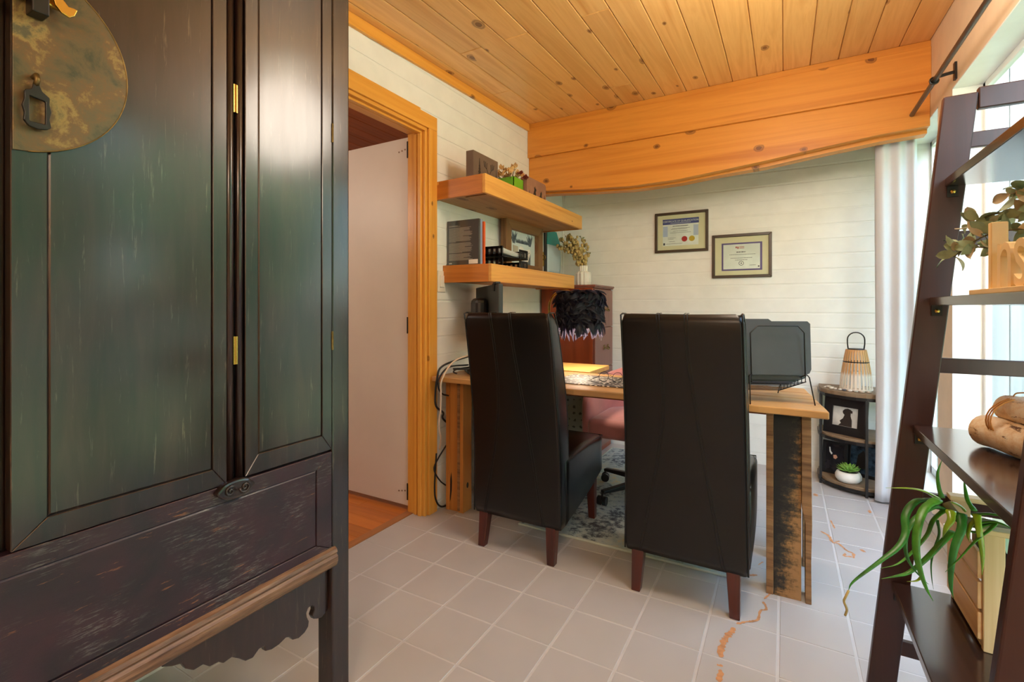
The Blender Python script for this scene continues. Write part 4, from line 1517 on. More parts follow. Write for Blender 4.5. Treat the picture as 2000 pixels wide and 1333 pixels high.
# a standing animal and a sitting one
m.prism([(2.800, ZT + .004), (2.808, ZT + .004), (2.810, ZT + .03), (2.826, ZT + .03), (2.828, ZT + .004), (2.836, ZT + .004), (2.838, ZT + .045), (2.832, ZT + .07), (2.842, ZT + .078), (2.838, ZT + .092), (2.828, ZT + .088), (2.826, ZT + .104), (2.822, ZT + .090), (2.812, ZT + .098), (2.815, ZT + .080), (2.806, ZT + .060), (2.798, ZT + .040)], 0, -1.422, -1.4205)
m.prism([(2.885, ZT + .004), (2.930, ZT + .004), (2.936, ZT + .012), (2.926, ZT + .035), (2.922, ZT + .060), (2.926, ZT + .075), (2.918, ZT + .090), (2.912, ZT + .080), (2.904, ZT + .078), (2.900, ZT + .060), (2.888, ZT + .045), (2.882, ZT + .020)], 0, -1.422, -1.4205)
fir(m, -1.422, 2.742, ZT + .003, 0.06, 0.012)
fir(m, -1.422, 2.965, ZT + .003, 0.07, 0.013)
put('silhouette', m, SILH, b2)

# ---- things on the lower shelf
ZL = 1.353


def book(y0, y1, x0, x1, h, cover, label, printed=False, spine=None):
    t = thing('book', ((x0 + x1) / 2, (y0 + y1) / 2, ZL), label, 'book', 'books on the lower shelf')
    c = 0.0022
    m = M().box(x0, y0, ZL, x1, y0 + c, ZL + h).box(x0, y1 - c, ZL, x1, y1, ZL + h).box(x1 - c, y0, ZL, x1, y1, ZL + h)
    put('cover', m, cover, t, bevel=0.0008, seg=1)
    put('pages', M().box(x0 + 0.003, y0 + c, ZL + 0.003, x1 - c, y1 - c, ZL + h - 0.003), PAPER, t)
    return t


bk = book(2.205, 2.222, -1.668, -1.453, 0.252, COVER, 'thick dark glossy book with printed back cover, leftmost on the lower shelf')
ink = M()
for i in range(46):
    zz = ZL + 0.222 - i * 0.0043
    if i in (2, 22, 36):
        continue
    L_ = 0.150 if (i % 7) else rb.uniform(0.05, 0.11)
    if i < 3:
        L_ = 0.07
    ink.box(-1.655, 2.2042, zz, -1.655 + L_ + rb.uniform(-0.012, 0.012), 2.2049, zz + 0.0017)
ink.box(-1.655, 2.2042, ZL + 0.008, -1.634, 2.2049, ZL + 0.016)
put('printed_text', ink, plain('print_grey', lin(172, 168, 160), 0.4), bk, kind='stuff')
put('barcode_label', M().box(-1.520, 2.2042, ZL + 0.006, -1.460, 2.2049, ZL + 0.030), PAPER, bk)
book(2.2245, 2.246, -1.665, -1.456, 0.253, BLUEG, 'blue-grey book standing between the dark book and the orange one')
book(2.255, 2.270, -1.662, -1.452, 0.243, ORANGE, 'slim bright orange book on the lower shelf')

tr = thing('letter_tray', (-1.53, 2.52, ZL), 'black slotted desktop letter tray holding papers on the lower shelf', 'tray')


def slotted(y0, x0, x1, z0, z1, parent, n=7):
    m = M()
    w = (x1 - x0) / n
    m.box(x0, y0, z0, x1, y0 + 0.003, z0 + (z1 - z0) * 0.25).box(x0, y0, z1 - (z1 - z0) * 0.25, x1, y0 + 0.003, z1)
    for k in range(n + 1):
        xx = x0 + (x1 - x0) * k / n
        m.box(max(x0, xx - w * 0.28), y0, z0, min(x1, xx + w * 0.28), y0 + 0.003, z1)
    put('slotted_side', m, BLACK, parent)


def slotted_y(x, y0, y1, z0, z1, parent, n=7):
    m = M()
    w = (y1 - y0) / n
    m.box(x, y0, z0, x + 0.003, y1, z0 + (z1 - z0) * 0.25).box(x, y0, z1 - (z1 - z0) * 0.25, x + 0.003, y1, z1)
    for k in range(n + 1):
        yq = y0 + (y1 - y0) * k / n
        m.box(x, max(y0, yq - w * 0.28), z0, x + 0.003, min(y1, yq + w * 0.28), z1)
    put('slotted_side', m, BLACK, parent)


put('tray_floor', M().box(-1.64, 2.37, ZL + 0.004, -1.405, 2.69, ZL + 0.008), BLACK, tr)
put('tray_floor', M().box(-1.64, 2.37, ZL + 0.062, -1.42, 2.69, ZL + 0.066), BLACK, tr)
for (za, zb) in ((0.0, 0.050), (0.060, 0.118)):
    slotted(2.37, -1.64, -1.405, ZL + za, ZL + zb, tr)
    slotted_y(-1.408, 2.58, 2.69, ZL + za, ZL + zb, tr, 5)
    slotted_y(-1.408, 2.37, 2.385, ZL + za, ZL + zb, tr, 1)
    slotted(2.687, -1.64, -1.405, ZL + za, ZL + zb, tr)
pp = thing('papers', (-1.53, 2.53, ZL + 0.067), 'stack of curling white papers lying in the black letter tray', 'papers')
for k in range(7):
    zz = ZL + 0.070 + 0.004 * k
    put('sheet', M().grid(lambda u, v, zz=zz, k=k: (-1.630 + 0.21 * u + 0.004 * (k % 3), 2.40 + 0.26 * v, zz + 0.018 * (1 - v) ** 2 + 0.006 * math.sin(u * 3)), 6, 8), PAPER, pp, solid=0.0008, smooth=True)

pf = thing('picture_frame', (-1.62, 3.04, ZL), 'wide rustic wooden frame with a horned animal in a spotted scarf, on the lower shelf', 'picture')
y0, y1, z0, z1 = 2.765, 3.318, ZL, 1.722
w = 0.070
xa = -1.648
put('frame_side', M().prism([(y0, z0), (y0 + w, z0 + w), (y0 + w, z1 - w), (y0, z1)], 0, xa, xa + 0.045), wood('barn_frame', lin(150, 108, 66), lin(104, 70, 40), 2, 0.6, 12, knots=0.15), pf, bevel=0.003)
put('frame_side', M().prism([(y1, z0), (y1 - w, z0 + w), (y1 - w, z1 - w), (y1, z1)], 0, xa, xa + 0.045), MATS['barn_frame'], pf, bevel=0.003)
BF2 = wood('barn_frame_long', lin(150, 108, 66), lin(104, 70, 40), 1, 0.6, 12, knots=0.2)
put('frame_rail', M().prism([(y0, z1), (y0 + w, z1 - w), (y1 - w, z1 - w), (y1, z1)], 0, xa, xa + 0.045), BF2, pf, bevel=0.003)
put('frame_rail', M().prism([(y0, z0), (y0 + w, z0 + w), (y1 - w, z0 + w), (y1, z0)], 0, xa, xa + 0.045), BF2, pf, bevel=0.003)
put('print', M().box(xa + 0.004, y0 + w - 0.004, z0 + w - 0.06, xa + 0.010, y1 - w + 0.004, z1 - w + 0.004), plain('print_paper', lin(214, 226, 226), 0.35, var=0.02), pf)
art = M()
xq = xa + 0.0105
for s, yc in ((-1, 2.925), (1, 3.165)):
    for k in range(6):
        a = math.radians(90 + s * -1 * (k - 2) * 13)
        p0 = (xq, yc + (k - 2.5) * 0.004, 1.565)
        p1 = (xq, yc + (k - 2.5) * 0.012 - s * 0.0, 1.600 + 0.01 * (k % 3))
        p2 = (xq, yc + (k - 2.5) * 0.020, 1.632 + 0.012 * ((k * 2) % 3))
        art.tube([p0, p1, p2], [0.004, 0.005, 0.0008], 5)
for k in range(12):
    yk = 2.96 + k * 0.0155
    art.tube([(xq, yk, 1.572), (xq, yk + 0.002, 1.585), (xq, yk + 0.004 * (k % 3 - 1), 1.602)], [0.005, 0.006, 0.001], 5)
art.prism([(3.13, 1.40), (3.15, 1.37), (3.175, 1.40), (3.178, 1.52), (3.165, 1.50), (3.14, 1.45)], 0, xq, xq + 0.0006)
put('ink_drawing', art, plain('drawing_ink', lin(86, 96, 106), 0.5, var=0.3, vs=60), pf)
art = M()
art.prism([(3.00, 1.54), (3.02, 1.552), (3.06, 1.548), (3.085, 1.53), (3.075, 1.49), (3.06, 1.46), (3.055, 1.37), (3.03, 1.37), (3.02, 1.47), (3.0, 1.50)], 0, xq, xq + 0.001)
put('white_face', art, PAPER, pf)
art = M()
art.prism([(2.91, 1.552), (2.985, 1.548), (2.985, 1.50), (2.91, 1.505)], 0, xq, xq + 0.001)
put('grey_hat', art, plain('print_greige', lin(178, 170, 154), 0.5), pf)
art = M()
art.prism([(3.105, 1.53), (3.16, 1.545), (3.178, 1.52), (3.13, 1.44), (3.10, 1.40), (3.12, 1.37), (3.06, 1.37), (3.055, 1.41), (3.085, 1.48)], 0, xq + 0.001, xq + 0.002)
sc_ = put('spotted_scarf', art, PAPER, pf)
art = M()
for k in range(26):
    yy_, zz_ = 3.07 + 0.09 * rb.random(), 1.38 + 0.15 * rb.random()
    if abs((yy_ - 3.08) - (zz_ - 1.38) * 0.5) < 0.022:
        art.box(xq + 0.002, yy_, zz_, xq + 0.0024, yy_ + 0.006, zz_ + 0.005)
if art.v:
    put('spots', art, SILH, sc_, kind='stuff')

wp = thing('wall_plate', (WL, 3.465, 1.445), 'narrow aged brass plate with a hook on the wall beside the wooden frame', 'plate')
put('plate', M().box(WL + 0.0005, 3.432, 1.445, WL + 0.006, 3.500, 1.558), BRASS, wp, bevel=0.002)
put('hook', M().tube([(WL + 0.006, 3.468, 1.53), (WL + 0.02, 3.468, 1.528), (WL + 0.022, 3.468, 1.51), (WL + 0.012, 3.468, 1.495)], 0.005, 8), ABRASS, wp, smooth=True)
nt_ = thing('hanging_calendar', (WL, 3.64, 1.39), 'white sheet with a bright teal top hanging on a dark strip on the left wall', 'calendar')
put('dark_strip', M().box(WL + 0.0005, 3.478, 1.385, WL + 0.012, 3.515, 1.735), BLACKM, nt_, bevel=0.002)
put('teal_flap', M().prism([(3.516, 1.626), (3.520, 1.745), (3.70, 1.745), (3.79, 1.63)], 0, WL + 0.010, WL + 0.014), TEAL, nt_)
put('sheet', M().grid(lambda u, v: (WL + 0.014 + 0.006 * math.sin(u * 2.5), 3.516 + (0.245 + 0.02 * math.sin(v * 3)) * u, 1.395 + 0.232 * v), 8, 8), plain('pale_sheet', lin(206, 222, 228), 0.6, var=0.02), nt_, solid=0.001, smooth=True)

ls = thing('light_switch', (WL, 2.150, 1.21), 'white rocker light switch beside the door casing under the shelf', 'switch')
put('plate', M().box(WL + 0.0005, 2.122, 1.203, WL + 0.007, 2.190, 1.322), SWITCH, ls, bevel=0.003)
put('rocker', M().box(WL + 0.007, 2.139, 1.230, WL + 0.012, 2.173, 1.296), SWITCH, ls, bevel=0.002)

# ================================================================== FEATHER LAMP
lx, ly, lz = -1.045, 2.66, 1.085
lp = thing('feather_lamp', (-1.27, 2.70, 0.755), 'desk lamp with a shaggy black feather shade hung from a curved brass arm', 'lamp')
put('base', M().lathe([(0.085, 0), (0.088, 0.006), (0.08, 0.014), (0.012, 0.018), (0.009, 0.03)], (-1.262, 2.70, 0.755), 28), BRASS, lp, smooth=True)
pts = [(-1.262, 2.70, 0.77), (-1.262, 2.70, 1.08)]
for k in range(1, 13):
    a = PI - PI * k / 12 * 0.98
    pts.append((-1.153 + 0.109 * math.cos(a), 2.70 - 0.04 * k / 12, 1.105 + 0.115 * math.sin(a) * (1.0 if k < 6 else 1.0)))
pts[-1] = (lx, ly, 1.15)
put('arm', M().tube(spline(pts, 3), 0.0068, 10), BRASS, lp, smooth=True)
put('socket', M().lathe([(0.012, 0.0), (0.016, 0.01), (0.016, 0.05), (0.008, 0.06)], (lx, ly, 1.10), 16), BRASS, lp, smooth=True)
put('bulb', M().ball((lx, ly, 1.065), 0.03, 16, 12), BULB, lp, smooth=True)
put('shade_drum', M().lathe([(0.105, 0.115), (0.108, 0.0), (0.115, -0.085)], (lx, ly, lz), 28, cap=False), plain('shade_lining', lin(40, 38, 52), 0.8), lp, smooth=True)
fm = M()
fe = []
rb = random.Random(21)
for row in range(9):
    zr = lz + 0.112 - row * 0.0225
    for k in range(60):
        a = 2 * PI * (k + rb.random() * 0.9) / 60
        L_ = rb.uniform(0.050, 0.085)
        wd = rb.uniform(0.0055, 0.0105)
        r0 = 0.108
        tilt = rb.uniform(0.45, 1.15) if row < 7 else rb.uniform(0.2, 0.5)
        side = (rb.choice((-1, 1)) * rb.uniform(1.0, 4.0)) if row < 7 else rb.uniform(-0.8, 0.8)
        rad = Vector((math.cos(a), math.sin(a), 0))
        tan = Vector((-math.sin(a), math.cos(a), 0))
        p = Vector((lx, ly, zr)) + rad * r0
        d = (rad * math.sin(tilt) + Vector((0, 0, -math.cos(tilt))) + tan * side).normalized()
        wv = d.cross(rad).normalized()
        nr = d.cross(wv)
        vs = []
        n = 6
        for i in range(n + 1):
            t = i / n
            c = p + d * (L_ * t) + nr * (-0.014 * math.sin(t * PI)) - Vector((0, 0, 0.016)) * t * t
            ww = wd * (0.35 + 1.1 * math.sin(PI * min(1, t * 0.9 + 0.1))) * (0.25 if i == n else 1)
            vs += [c - wv * ww, c + nr * 0.002, c + wv * ww]
        fs = []
        for i in range(n):
            b = i * 3
            fs += [(b, b + 1, b + 4, b + 3), (b + 1, b + 2, b + 5, b + 4)]
        fm.add(vs, fs)
# feathers laid over the top
for k in range(90):
    a = rb.uniform(0, 2 * PI)
    rad = Vector((math.cos(a), math.sin(a), 0))
    tan = Vector((-math.sin(a), math.cos(a), 0))
    p = Vector((lx, ly, lz + 0.118)) + rad * rb.uniform(0.03, 0.10)
    d = (rad + tan * rb.uniform(-0.7, 0.7) + Vector((0, 0, rb.uniform(-0.05, 0.25)))).normalized()
    wv = d.cross(Vector((0, 0, 1))).normalized()
    vs = []
    for i in range(6):
        t = i / 5
        c = p + d * 0.075 * t + Vector((0, 0, 0.012 * math.sin(PI * t) - 0.012 * t))
        ww = 0.014 * (0.35 + math.sin(PI * min(1, t * .9 + .1)))
        vs += [c - wv * ww, c + Vector((0, 0, 0.002)), c + wv * ww]
    fs = []
    for i in range(5):
        b = i * 3
        fs += [(b, b + 1, b + 4, b + 3), (b + 1, b + 2, b + 5, b + 4)]
    fm.add(vs, fs)
put('feathers', fm, FEATHER, lp, kind='stuff', smooth=True, recalc=False, label='shaggy blue-black feathers covering the shade')
l = bpy.data.lights.new('bulb_light', 'POINT')
l.energy = DESK_W
l.shadow_soft_size = 0.03
l.color = (1.0, 0.80, 0.58)
o = bpy.data.objects.new('bulb_light', l)
o.location = (lx, ly, 1.025)
COL.objects.link(o)

# ================================================================== MONITOR
mo_ = thing('monitor', (-1.40, 2.36, 0.75), 'dark grey computer monitor seen from behind on the desk under the lower shelf', 'monitor')
A_, B_ = Vector((-1.645, 2.485, 0)), Vector((-1.239, 2.078, 0))
ux = (B_ - A_).normalized()
nb = Vector((ux.y, -ux.x, 0))     # towards the camera side
rot = Matrix((ux, -nb, Vector((0, 0, 1)))).transposed()
mid = (A_ + B_) / 2
put('panel', M().obox((mid.x, mid.y, 1.07), ((B_ - A_).length, 0.026, 0.335), rot), MONB, mo_, bevel=0.006)
put('screen', M().obox((mid.x - nb.x * 0.0135, mid.y - nb.y * 0.0135, 1.075), ((B_ - A_).length - 0.02, 0.001, 0.30), rot), BLACK, mo_)
hub = mid + nb * 0.05
put('hub', M().obox((hub.x, hub.y, 1.10), (0.16, 0.075, 0.14), rot), BLACK, mo_, bevel=0.028, seg=3)
put('stand', M().obox((hub.x + nb.x * 0.015, hub.y + nb.y * 0.015, 0.92), (0.06, 0.03, 0.33), rot), BLACK, mo_, bevel=0.006)
put('foot', M().obox((hub.x - nb.x * .02, hub.y - nb.y * .02, 0.757), (0.24, 0.17, 0.012), rot), BLACK, mo_, bevel=0.004)
wc = thing('webcam', (-1.30, 2.15, 1.238), 'small black webcam clipped on the top edge of the monitor', 'webcam')
cpos = B_ - ux * 0.085
put('body', M().obox((cpos.x, cpos.y, 1.2445), (0.055, 0.03, 0.013), rot), BLACK, wc, bevel=0.004)
put('clip', M().obox((cpos.x + nb.x * 0.017, cpos.y + nb.y * 0.017, 1.222), (0.035, 0.006, 0.04), rot), BLACK, wc, bevel=0.002)

# ================================================================== CABLES
cb_ = [([(-1.50, 2.30, 0.86), (-1.55, 2.12, 0.83), (-1.578, 2.03, 0.80), (-1.583, 2.005, 0.744), (-1.590, 2.0, 0.663), (-1.588, 2.005, 0.599), (-1.60, 2.08, 0.55), (-1.648, 2.14, 0.50), (-1.650, 2.25, 0.42)], 0.0055, CABLEB, 'thick black cable looping down beside the left desk leg'),
       ([(-1.52, 2.20, 0.80), (-1.55, 2.06, 0.80), (-1.570, 2.005, 0.744), (-1.572, 2.005, 0.695), (-1.575, 2.04, 0.66), (-1.58, 2.10, 0.64)], 0.0045, CABLEB, 'short black cable drooping off the left end of the desk'),
       ([(-1.50, 2.22, 0.86), (-1.53, 2.08, 0.83), (-1.550, 2.005, 0.744), (-1.556, 2.003, 0.663), (-1.558, 2.003, 0.576), (-1.566, 2.003, 0.545), (-1.572, 2.01, 0.479), (-1.60, 2.06, 0.42), (-1.648, 2.11, 0.34)], 0.0045, CABLEW, 'white cable hanging down the front of the left desk leg'),
       ([(-1.65, 2.18, 0.35), (-1.65, 2.10, 0.29), (-1.65, 2.065, 0.24), (-1.65, 2.12, 0.16), (-1.65, 2.2, 0.1)], 0.004, CABLEB, 'black cable bending against the wall near the casing'),
       ([(-1.655, 2.09, 0.32), (-1.655, 2.075, 0.14), (-1.655, 2.09, 0.06), (-1.652, 2.14, 0.012), (-1.650, 2.25, 0.009)], 0.005, CABLEB, 'black cable coming down to the floor behind the casing')]
for i, (pts, r_, mat_, lab) in enumerate(cb_):
    o = put('cable', M().tube(spline(pts, 8), r_, 8), mat_, smooth=True)
    tag(o, lab, 'cable', 'cables at the left end of the desk')
pts = [(-1.50 + 0.05 * math.cos(a / 6 * PI), 2.13 + 0.065 * math.sin(a / 6 * PI), 0.765 + 0.028 * abs(math.sin(a / 7))) for a in range(22)]
tag(put('cable', M().tube(spline(pts, 3), 0.004, 8), CABLEB, smooth=True), 'coiled black cable lying on the left end of the desk top', 'cable', 'cables at the left end of the desk')
ps = thing('power_adapter', (-1.48, 2.25, 0.75), 'dark grey power block among the cables on the desk', 'adapter')
put('block', M().box(-1.53, 2.20, 0.7505, -1.44, 2.30, 0.79), MONB, ps, bevel=0.005)

# ---- mat, glasses
sm_ = put('desk_mat', M().box(-1.005, 2.155, 0.7505, -0.46, 2.46, 0.7535), SPOT, bevel=0.001)
tag(sm_, 'brown desk mat with pale spots lying on the desk between the chairs', 'mat')
g = thing('eyeglasses', (-0.73, 2.25, 0.754), 'thin black round eyeglasses lying on the spotted desk mat', 'glasses')
for cx_ in (-0.765, -0.697):
    put('rim', M().tube([(cx_ + 0.024 * math.cos(a * PI / 10), 2.262 + 0.012 * math.sin(a * PI / 10), 0.781 + 0.023 * math.sin(a * PI / 10)) for a in range(20)], 0.0013, 6, closed=True), BLACKM, g, smooth=True)
    put('lens', M().add([(cx_ + 0.023 * math.cos(a * PI / 10), 2.262 + 0.012 * math.sin(a * PI / 10), 0.781 + 0.022 * math.sin(a * PI / 10)) for a in range(20)], [tuple(range(20))]), GLASS, g)
put('bridge', M().tube([(-0.742, 2.263, 0.783), (-0.731, 2.264, 0.788), (-0.720, 2.263, 0.783)], 0.0012, 6), BLACKM, g, smooth=True)
for s, cx_ in ((-1, -0.789), (1, -0.673)):
    put('temple', M().tube([(cx_, 2.262, 0.782), (cx_ + (0.03 if s > 0 else -0.035), 2.21, 0.765), (cx_ - 0.05 * s, 2.185, 0.757)] if s < 0 else [(cx_, 2.262, 0.782), (cx_ - 0.03, 2.215, 0.765), (cx_ - 0.06, 2.19, 0.757)], 0.0013, 6), BLACKM, g, smooth=True)

# ================================================================== FILE RACK WITH FOLDERS
O_ = Vector((-0.108, 2.060, 0))
U_ = Vector((0.914, 0.405, 0))
N_ = Vector((-0.405, 0.914, 0))


def R3(u, n, z_):
    return O_ + U_ * u + N_ * n + Vector((0, 0, z_))


rk = thing('file_rack', R3(0.1, 0.1, 0.75), 'black wire inclined file rack standing on the right end of the desk', 'rack')
wu = 0.196
lp_ = [R3(0.0, 0.005, 0.862), R3(-0.006, 0.0, 1.020), R3(0.020, -0.002, 1.048), R3(wu - 0.030, -0.002, 1.048), R3(wu - 0.006, 0.0, 1.022), R3(wu, 0.005, 0.862)]
put('tall_loop', M().tube(lp_, 0.0024, 8), BLACKM, rk, smooth=True)
for u in (0.0, wu):
    s = 1 if u else -1
    put('front_leg', M().tube([R3(u + 0.004 * s, 0.0, 0.862), R3(u + 0.010 * s, -0.005, 0.853), R3(u + 0.018 * s, -0.03, 0.7525)], 0.0024, 8), BLACKM, rk, smooth=True)
    put('upper_rail', M().tube([R3(u, 0.0, 0.862), R3(u, 0.215, 0.790), R3(u, 0.235, 0.7525)], 0.0022, 8), BLACKM, rk, smooth=True)
    put('lower_rail', M().tube([R3(u, 0.0, 0.836), R3(u, 0.222, 0.766)], 0.0022, 8), BLACKM, rk, smooth=True)
    for k in range(8):
        n_ = 0.004 + 0.029 * k
        put('rung', M().tube([R3(u, n_, 0.862 - 0.335 * n_), R3(u, n_, 0.836 - 0.315 * n_)], 0.0018, 6), BLACKM, rk)
for k in range(8):
    n_ = 0.006 + 0.029 * k
    put('cross_wire', M().tube([R3(0, n_, 0.835 - 0.315 * n_), R3(wu, n_, 0.835 - 0.315 * n_)], 0.0018, 6), BLACKM, rk)
ftab = ((0.0, 0.10), (0.09, 0.19), (0.18, 0.28))
for k in range(6):
    n_ = 0.012 + 0.030 * k
    z0 = 0.864 - 0.335 * n_ + (0.0 if k == 0 else -0.012)
    h = 0.205
    w0, w1 = wu / 2 - 0.150, wu / 2 + 0.150
    w1 -= 0.04
    w0 -= 0.04 - 0.0
    w0, w1 = wu - 0.262, wu + 0.026
    t0, t1 = (w0 + 0.02, w0 + 0.135) if k == 0 else (w0 + 0.05 + 0.03 * k, w0 + 0.13 + 0.03 * k)
    r_ = 0.022
    pl2 = [(w0 + r_, z0), (w1 - r_, z0), (w1 - r_ * .3, z0 + r_ * .3), (w1, z0 + r_), (w1, z0 + h - 0.010), (w1 - 0.010, z0 + h), (t1 + 0.012, z0 + h), (t1, z0 + h + 0.009), (t0, z0 + h + 0.009), (t0 - 0.01, z0 + h), (w0 + 0.01, z0 + h), (w0, z0 + h - 0.01), (w0, z0 + r_), (w0 + r_ * .3, z0 + r_ * .3)]
    m = M()
    lean = 0.05
    for (dn) in (0.0,):
        a = [R3(u, n_ + (zz - z0) * lean, zz) for u, zz in pl2]
        b = [R3(u, n_ + 0.0025 + (zz - z0) * lean, zz) for u, zz in pl2]
        n2_ = len(a)
        m.add(a + b, [tuple(range(n2_))[::-1], tuple(range(n2_, 2 * n2_))] + [(i, (i + 1) % n2_, n2_ + (i + 1) % n2_, n2_ + i) for i in range(n2_)])
    o = put('file_folder', m, GREYF)
    names = ['front', 'second', 'third', 'fourth', 'fifth', 'rearmost']
    tag(o, 'dark grey card file folder, %s in the wire rack counted from the leather chairs' % names[k], 'folder', 'file folders in the wire rack')

# ================================================================== PINK OFFICE CHAIR
oc = thing('office_chair', (-0.70, 2.85, 0), 'pink velvet swivel office chair on casters behind the desk', 'chair')
cxp, cyp = -0.685, 2.86
# U-shaped shell
m = M()
path = []
for k in range(25):
    t = k / 24
    if t < 0.25:
        q = t / 0.25
        path.append((cxp - 0.33, cyp - 0.20 + 0.22 * q, 0.60 + 0.06 * q))
    elif t > 0.75:
        q = (t - 0.75) / 0.25
        path.append((cxp + 0.33, cyp + 0.02 - 0.22 * q, 0.66 - 0.06 * q))
    else:
        a = PI - PI * (t - 0.25) / 0.5
        path.append((cxp + 0.33 * math.cos(a), cyp + 0.02 + 0.26 * math.sin(a), 0.66 + 0.10 * math.sin(a)))
rings = []
k = len(path)
for i, p in enumerate(path):
    a = Vector(path[max(i - 1, 0)][:2])
    b = Vector(path[min(i + 1, k - 1)][:2])
    t = (b - a).normalized()
    nr = Vector((t.y, -t.x))
    th = 0.030
    e = 0.6 if i in (0, k - 1) else 1.0
    zt, zb = p[2] - (0.02 if i in (0, k - 1) else 0), 0.335
    ring = []
    for (o_, zz) in ((-1, zb + .02), (-1, (zb + zt) / 2), (-1, zt - .03), (-0.7, zt - .008), (0, zt), (0.7, zt - .008), (1, zt - .03), (1.25, (zb + zt) / 2), (1, zb + .02), (0, zb)):
        ring.append((p[0] + nr.x * th * o_ * e, p[1] + nr.y * th * o_ * e, zz))
    rings.append(ring)
m.rings(rings)
put('backrest', m, PINK, oc, smooth=True, subsurf=1)
put('seat', M().box(cxp - 0.298, cyp - 0.26, 0.375, cxp + 0.298, cyp + 0.225, 0.485), PINK, oc, bevel=0.035, seg=4, smooth=True)
put('column', M().tube([(cxp, cyp, 0.10), (cxp, cyp, 0.36)], [0.028, 0.022], 14), BLACKM, oc, smooth=True)
put('hub', M().lathe([(0.05, 0), (0.055, 0.02), (0.04, 0.05)], (cxp, cyp, 0.085), 18), BLACKM, oc, smooth=True)
for k in range(5):
    a = math.radians(232 + 72 * k)
    ex, ey = cxp + 0.33 * math.cos(a), cyp + 0.33 * math.sin(a)
    sx_ = Vector((-math.sin(a), math.cos(a), 0)) * 0.016
    sp = put('spoke', M().hexa([Vector((cxp, cyp, 0.085)) - sx_, Vector((ex, ey, 0.075)) - sx_, Vector((ex, ey, 0.075)) + sx_, Vector((cxp, cyp, 0.085)) + sx_],
                               [Vector((cxp, cyp, 0.13)) - sx_, Vector((ex, ey, 0.092)) - sx_, Vector((ex, ey, 0.092)) + sx_, Vector((cxp, cyp, 0.13)) + sx_]), BLACKM, oc, bevel=0.004)
    w_ = M()
    tn = Vector((-math.sin(a + .6), math.cos(a + .6), 0))
    c = Vector((ex, ey, 0.036))
    for s in (-1, 1):
        f_ = tn.cross(Vector((0, 0, 1)))
        w_.rings([[c + tn * (s * 0.016 + dd) + f_ * (0.025 * math.cos(j * PI / 9)) + Vector((0, 0, 0.025 * math.sin(j * PI / 9))) for j in range(18)] for dd in (-0.009, 0.009)])
    w_.tube([(ex, ey, 0.04), (ex, ey, 0.08)], 0.006, 8)
    put('caster', w_, BLACK, sp, smooth=False)

# ---- patterned storage box below the side table
bx_ = thing('storage_box', (-1.27, 3.12, 0), 'grey-green patterned fabric storage box on a black base beneath the side table', 'box')
put('fabric_body', M().box(-1.50, 3.0, 0.285, -1.14, 3.24, 0.66), FABRIC, bx_, bevel=0.006)
put('base_rim', M().box(-1.505, 2.995, 0.262, -1.135, 3.245, 0.285), BLACKM, bx_, bevel=0.002)
for x in (-1.49, -1.15):
    for y in (3.01, 3.23):
        put('leg', M().box(x - .01, y - .01, 0, x + .01, y + .01, 0.262), BLACKM, bx_)

